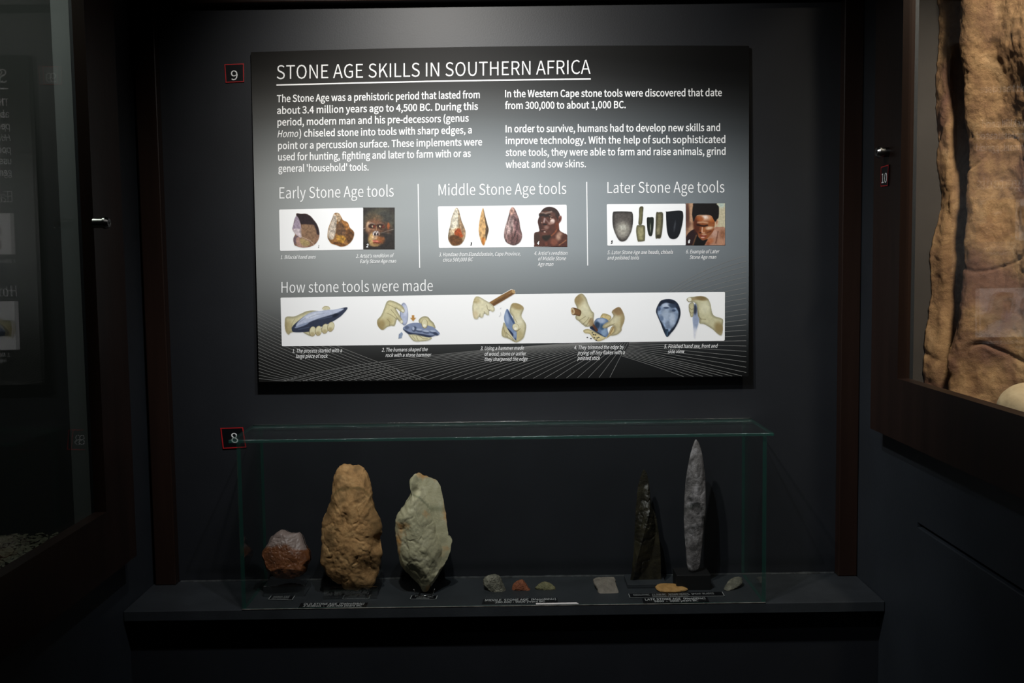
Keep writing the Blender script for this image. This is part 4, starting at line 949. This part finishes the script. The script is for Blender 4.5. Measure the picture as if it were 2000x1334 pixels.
p.poly([(370, 80), (310, 170), (295, 300), (290, 400), (325, 570), (370, 470), (430, 405), (560, 395), (720, 398), (800, 430), (850, 520), (895, 575), (940, 510), (980, 450), (985, 200), (930, 130), (880, 80)], (30, 25, 25), 12)
p.grain(.10, 30, 19)
fm = p.build('face_picture', pan, 3, cut=False); fm['label'] = 'picture of a man with short black hair looking down'
fig_num('6', 1343.2, 474.8, 1347.0, 6.2, fm, False)

# --- how stone tools were made
c4 = card('picture_strip', [(548.1, 581.4), (1415.8, 570), (1415.4, 665.4), (550.8, 676.2)], 'long white strip with five drawings of hands and stones')
f = panel(2 * E1)
pts = [(549, 581.3), (700, 578.9), (860, 576.3), (1010, 574.3), (1170, 572.5), (1300, 571.1), (1414.5, 570), (1415.8, 571.5), (1415.4, 664), (1414, 665.4), (1170, 668.8), (1010, 671), (860, 672.8), (700, 674.6), (552, 676.2), (550.6, 674.8), (548, 582.6)]
me = pyd('picture_strip', [f(*q) for q in pts], [tuple(range(len(pts)))[::-1]]); old = c4.data; me.materials.append(WHITEP); c4.data = me; bpy.data.meshes.remove(old)
SK, SKD, LN = (226, 217, 168), (172, 146, 86), (120, 104, 62)
K6 = (490, 540, 5.263)
p = Picture(*K6, 340, 295, 1005, 625, WH)
p.ell(775, 328, 40, 24, (228, 220, 176), 0, .3, 1, True); p.line([(735, 330), (760, 306), (800, 312), (812, 330)], 3, LN, .6)
p.poly([(365, 415), (450, 410), (520, 380), (580, 355), (650, 350), (700, 370), (600, 480), (560, 560), (420, 575), (390, 598), (360, 560), (350, 470)], SK, cut=True, shade=(.25, 30))
p.ell(380, 520, 40, 70, SKD, 0, 1.2, .5); p.line([(415, 540), (425, 480), (450, 440)], 3, LN, .6)
p.poly([(530, 565), (600, 560), (680, 560), (640, 612), (590, 605)], SK, cut=True, shade=(.3, 20))
p.poly([(420, 540), (440, 500), (520, 430), (600, 380), (700, 358), (850, 345), (992, 317), (945, 390), (880, 440), (800, 485), (680, 535), (600, 566), (450, 573)], (58, 68, 94), cut=True)
p.poly([(465, 500), (520, 432), (620, 368), (760, 346), (950, 328), (900, 368), (800, 402), (700, 432), (600, 470), (490, 520)], (190, 200, 226), 7)
p.poly([(455, 520), (520, 490), (600, 470), (560, 500), (470, 530)], (150, 165, 198), 6); p.ell(640, 400, 90, 20, (222, 228, 244), -18, 1, .8); p.line([(600, 420), (680, 390), (760, 378)], 6, (140, 152, 182), .6); p.line([(500, 470), (560, 430)], 6, (130, 145, 178), .6); p.line([(700, 440), (840, 410), (920, 360)], 8, (100, 115, 150), .7); p.line([(490, 545), (600, 520)], 6, (110, 128, 165), .6); p.ell(870, 400, 34, 16, (36, 44, 66), -25, .8)
for cx_, cy_, a_ in ((636, 565, 8), (696, 558, 10), (763, 537, 14), (823, 517, 18)): p.ell(cx_, cy_, 35, 52, (150, 132, 88), a_, .12, 1, True); p.ell(cx_ + 1, cy_ - 2, 31, 48, (230, 222, 178), a_, .25); p.ell(cx_ - 4, cy_ + 26, 22, 20, SKD, a_, 1.2, .5)
p.grain(.06, 20, 2); p.build('drawing', c4, 3)

p = Picture(*K6, 1285, 240, 1950, 675, WH)
p.ell(1575, 388, 42, 116, (120, 130, 160), -2, .15, 1, True); p.ell(1577, 386, 36, 108, (186, 196, 226), -2, .3); p.ell(1590, 350, 20, 50, (214, 220, 240), 0, 1, .8)
p.poly([(1300, 450), (1340, 400), (1370, 330), (1400, 258), (1450, 248), (1540, 288), (1580, 340), (1572, 372), (1540, 362), (1492, 330), (1530, 400), (1565, 465), (1545, 484), (1505, 440), (1480, 505), (1440, 508), (1400, 522), (1355, 548), (1312, 510)], (224, 214, 162), cut=True, shade=(.25, 24))
p.ell(1335, 500, 46, 60, SKD, 20, 1, .8); p.ell(1420, 460, 40, 40, (196, 178, 118), 0, 1.1, .6)
for l in ([(1440, 340), (1490, 400), (1520, 460)], [(1400, 375), (1450, 400), (1500, 440)], [(1410, 290), (1440, 300), (1492, 330)], [(1405, 440), (1430, 470), (1425, 505)]): p.line(l, 4, LN, .7)
p.ell(1562, 352, 16, 12, (240, 236, 210), 40, .5); p.ell(1550, 464, 13, 14, (240, 236, 210), 0, .5)
p.poly([(1655, 398), (1680, 398), (1680, 425), (1698, 425), (1668, 462), (1639, 425), (1655, 425)], (214, 152, 66), sm=False, cut=True)
p.poly([(1725, 460), (1760, 415), (1815, 413), (1850, 450), (1880, 480), (1896, 532), (1840, 530), (1780, 540)], (224, 214, 162), cut=True, shade=(.3, 24))
p.poly([(1620, 585), (1700, 598), (1852, 622), (1835, 655), (1750, 668), (1680, 666), (1640, 630)], (228, 220, 174), cut=True, shade=(.3, 18))
p.poly([(1563, 535), (1600, 500), (1650, 480), (1720, 476), (1800, 498), (1870, 518), (1920, 558), (1942, 592), (1890, 612), (1830, 624), (1750, 606), (1680, 592), (1620, 590)], (136, 152, 188), cut=True)
p.poly([(1565, 540), (1640, 575), (1750, 590), (1840, 606), (1890, 606), (1830, 624), (1750, 608), (1680, 594), (1620, 592)], (52, 64, 94), 6); p.ell(1680, 540, 24, 28, (76, 90, 122), 20, .5); p.ell(1670, 535, 12, 18, (180, 194, 222), 0, .8)
for cx_, cy_ in ((1730, 560), (1800, 575), (1870, 575)): p.ell(cx_, cy_, 34, 12, (80, 96, 130), 8, .7); p.ell(cx_, cy_ - 14, 30, 10, (178, 192, 220), 8, .9)
p.ell(1900, 590, 30, 14, (60, 74, 106), 25, .8); p.ell(1605, 525, 22, 18, (80, 94, 128), 0, .8, .7)
p.ell(1786, 484, 32, 50, (150, 132, 86), -4, .12, 1, True); p.ell(1786, 482, 28, 46, (228, 220, 176), -4, .3); p.ell(1784, 506, 16, 16, (244, 240, 214), 0, .6)
for l in ([(1660, 610), (1690, 650)], [(1700, 612), (1720, 655)], [(1725, 605), (1770, 640), (1820, 640)]): p.line(l, 4, LN, .7)
p.poly([(1525, 592), (1550, 570), (1564, 590), (1550, 630), (1520, 636)], (150, 170, 202), sm=False, cut=True); p.line([(1525, 592), (1520, 636), (1550, 630)], 5, (80, 96, 130), .8)
p.grain(.06, 20, 3); p.build('drawing', c4, 3)

K7 = (860, 540, 6.4516)
p = Picture(*K7, 390, 150, 1092, 838, WH)
p.poly([(610, 330), (760, 240), (895, 165), (935, 178), (942, 212), (800, 300), (660, 380)], (166, 120, 64), sm=False, cut=True)
p.poly([(640, 350), (940, 185), (942, 214), (662, 380)], (120, 78, 38), 8, .8, sm=False); p.ell(922, 190, 20, 26, (206, 166, 108), -30, .4)
for l in ([(680, 320), (780, 265), (860, 220)], [(700, 335), (820, 255)], [(800, 240), (880, 190)]): p.line(l, 5, (96, 60, 28), .7)
p.poly([(450, 255), (500, 260), (560, 295), (620, 330), (670, 370), (687, 420), (660, 447), (620, 430), (615, 482), (590, 488), (556, 470), (540, 512), (512, 523), (492, 508), (470, 536), (430, 530), (410, 470), (403, 380), (420, 310)], (232, 224, 184), cut=True, shade=(.2, 24))
p.ell(450, 300, 50, 40, (200, 178, 118), 0, 1.1, .6); p.ell(440, 480, 36, 50, (222, 196, 150), 0, 1.2, .6)
for l in ([(585, 360), (595, 410), (622, 432)], [(552, 440), (558, 470)], [(500, 470), (495, 510)], [(420, 320), (460, 322)]): p.line(l, 5, LN, .8)
for l in ([(760, 455), (762, 480), (745, 500)], [(765, 395), (755, 405)]): p.line(l, 5, (150, 150, 160), .6, None, True)
p.poly([(905, 345), (980, 345), (1050, 400), (1022, 500), (1075, 590), (1080, 660), (1050, 770), (980, 825), (940, 828), (860, 785), (775, 745), (790, 610), (805, 580), (850, 640), (900, 600), (918, 520), (872, 440)], (222, 212, 166), cut=True, shade=(.25, 30))
p.ell(970, 375, 80, 40, (176, 148, 88), 15, 1, .8); p.ell(990, 560, 60, 70, (236, 230, 196), 0, 1.2, .7); p.ell(985, 740, 60, 60, (190, 172, 116), 0, 1.2, .7); p.ell(800, 690, 30, 60, (200, 184, 130), 0, 1.2, .6)
p.poly([(845, 408), (892, 490), (932, 570), (950, 640), (962, 710), (956, 806), (918, 762), (868, 692), (820, 600), (803, 520), (818, 450)], (124, 150, 192), cut=True)
p.poly([(845, 650), (880, 680), (930, 740), (956, 806), (915, 762), (868, 694)], (44, 56, 92), 6); p.poly([(848, 415), (895, 495), (938, 580), (945, 625), (900, 560), (860, 480)], (66, 92, 140), 7, .9); p.ell(840, 520, 22, 70, (172, 192, 226), -8, 1, .8); p.ell(935, 740, 16, 50, (150, 172, 210), 8, 1, .8)
p.ell(950, 640, 42, 48, (140, 122, 76), -30, .12, 1, True); p.ell(950, 638, 38, 44, (232, 224, 184), -30, .3); p.ell(946, 656, 18, 16, (250, 246, 226), 0, .5)
for l in ([(1010, 655), (970, 690), (950, 692)], [(830, 700), (850, 770)], [(830, 705), (900, 770), (940, 826)], [(795, 640), (830, 760)], [(945, 540), (965, 580)]): p.line(l, 5, LN, .7)
p.grain(.06, 24, 4); p.build('drawing', c4, 3)

K8 = (1100, 540, 5.263)
p = Picture(*K8, 70, 165, 640, 675, WH)
p.poly([(380, 425), (410, 380), (480, 400), (492, 432), (450, 465), (400, 450)], (228, 204, 136), cut=True, shade=(.25, 16))
p.poly([(208, 552), (260, 540), (340, 575), (442, 626), (365, 668), (310, 640), (270, 592), (220, 582)], (230, 212, 152), cut=True, shade=(.2, 20))
p.poly([(320, 462), (350, 430), (420, 428), (465, 460), (455, 540), (465, 600), (432, 622), (370, 592), (330, 560), (275, 532), (300, 500)], (104, 134, 176), cut=True)
p.poly([(275, 530), (310, 500), (340, 560), (400, 600), (432, 622), (370, 594)], (34, 50, 76), 8); p.ell(390, 455, 46, 24, (176, 194, 222), 0, .9, .9); p.ell(420, 570, 30, 40, (150, 180, 210), 0, .9, .8); p.ell(350, 500, 26, 36, (40, 66, 96), 0, .8, .9); p.ell(400, 520, 22, 30, (60, 96, 128), 0, .8, .8)
p.poly([(500, 365), (540, 330), (582, 320), (626, 400), (626, 450), (600, 520), (596, 560), (550, 600), (480, 606), (530, 545), (505, 505), (440, 532), (404, 524), (418, 492), (480, 450), (515, 405)], (212, 198, 150), cut=True, shade=(.25, 24))
p.ell(560, 355, 60, 44, (160, 124, 78), 30, 1, .85); p.ell(610, 470, 24, 80, (176, 152, 98), 0, 1.1, .7); p.ell(530, 450, 50, 30, (228, 220, 180), -40, 1.2, .7)
p.poly([(460, 600), (490, 530), (515, 508), (532, 532), (520, 580), (440, 638)], (228, 204, 140), cut=True, shade=(.35, 14)); p.line([(480, 590), (505, 545), (515, 525)], 10, (160, 112, 60), .8)
p.line([(285, 470), (345, 552)], 26, (112, 66, 46), 1, None, True)
p.poly([(185, 175), (235, 220), (256, 280), (290, 350), (317, 382), (310, 450), (300, 502), (240, 518), (200, 496), (160, 460), (125, 425), (142, 330), (118, 240)], (220, 210, 164), cut=True, shade=(.25, 26))
p.ell(160, 240, 50, 60, (172, 144, 90), -30, 1.1, .85); p.ell(225, 330, 40, 80, (234, 228, 190), -20, 1.2, .7); p.ell(290, 470, 30, 40, (178, 140, 90), 0, 1.1, .7)
p.poly([(80, 335), (110, 320), (182, 352), (172, 406), (130, 398), (90, 390)], (150, 104, 58), cut=True, shade=(.3, 16)); p.ell(98, 357, 20, 33, (220, 194, 146), -10, .2); p.ell(97, 358, 9, 17, (176, 130, 80), -10, .4)
for l in ([(160, 455), (200, 430), (230, 410)], [(200, 492), (240, 455), (265, 420)], [(230, 512), (270, 460), (285, 430)], [(500, 500), (525, 485)], [(480, 505), (440, 530)]): p.line(l, 4, LN, .8)
for x_, y_ in ((248, 626), (285, 638), (320, 628), (350, 632), (330, 600), (300, 580), (365, 625), (310, 598), (340, 655)): p.ell(x_, y_, 9, 6, (50, 44, 48), 0, .4, .9, True)
for x_, y_ in ((400, 402), (420, 398), (440, 402), (405, 420), (430, 416)): p.ell(x_, y_, 5, 4, (160, 130, 76), 0, .5, .8)
p.grain(.06, 20, 5); p.build('drawing', c4, 3)

p = Picture(*K8, 940, 195, 1645, 645, WH)
p.poly([(1010, 245), (1080, 232), (1140, 245), (1185, 290), (1206, 370), (1190, 450), (1150, 530), (1110, 580), (1066, 622), (1030, 560), (1000, 480), (965, 400), (953, 350), (975, 290)], (34, 46, 68), cut=True)
p.poly([(985, 320), (1040, 275), (1100, 280), (1165, 330), (1185, 390), (1160, 470), (1130, 520), (1075, 570), (1030, 500), (985, 420), (968, 370)], (138, 160, 192), 9)
p.grain(.35, 40, 31); p.ell(1060, 300, 46, 26, (196, 210, 232), 0, .8, .9); p.ell(1050, 400, 40, 70, (178, 196, 220), 10, 1, .8); p.ell(1120, 440, 30, 70, (190, 206, 228), 0, 1, .8); p.ell(1120, 300, 40, 22, (60, 78, 108), 15, .8, .9); p.ell(1060, 322, 30, 10, (66, 84, 116), 0, .8); p.ell(1135, 350, 20, 12, (70, 90, 124), 0, .8)
p.poly([(1040, 560), (1066, 540), (1082, 560), (1066, 616)], (40, 64, 92), 5); p.line([(1070, 560), (1066, 610)], 5, (120, 170, 205), .8); p.ell(985, 330, 16, 24, (80, 100, 136), 0, .8); p.ell(1010, 430, 20, 26, (110, 134, 170), 0, .9)
p.poly([(1345, 290), (1382, 290), (1398, 420), (1385, 500), (1362, 570), (1347, 632), (1335, 500), (1330, 420)], (150, 166, 200), 6, .95, cut=True); p.ell(1350, 600, 40, 70, (240, 240, 246), 0, 1, .8); p.ell(1355, 340, 18, 50, (52, 60, 84), 0, .8, .9)
p.poly([(1295, 280), (1342, 275), (1338, 400), (1312, 416), (1300, 380), (1290, 335)], (206, 198, 152), cut=True, shade=(.3, 14))
for cy_ in (340, 378): p.line([(1296, cy_ - 20), (1318, cy_), (1338, cy_ - 8)], 4, LN, .8)
p.poly([(1268, 236), (1290, 214), (1330, 210), (1430, 204), (1482, 226), (1512, 280), (1542, 396), (1636, 436), (1638, 500), (1622, 606), (1530, 540), (1450, 492), (1400, 482), (1400, 440), (1382, 400), (1370, 292), (1330, 262), (1290, 264)], (212, 206, 162), cut=True, shade=(.22, 26))
p.ell(1420, 225, 60, 22, (140, 112, 64), 10, .9, .85); p.ell(1600, 530, 44, 60, (164, 138, 82), -20, 1.1, .85); p.ell(1460, 320, 50, 60, (230, 226, 190), 0, 1.2, .7); p.ell(1345, 232, 50, 14, (160, 126, 76), 0, 1.1, .6); p.ell(1298, 236, 20, 20, (240, 236, 212), 0, .4)
for l in ([(1378, 320), (1390, 400), (1412, 438), (1465, 440)], [(1400, 440), (1405, 478)], [(1270, 240), (1290, 262), (1330, 262)]): p.line(l, 5, LN, .8)
p.grain(.06, 20, 6); p.build('drawing', c4, 3)
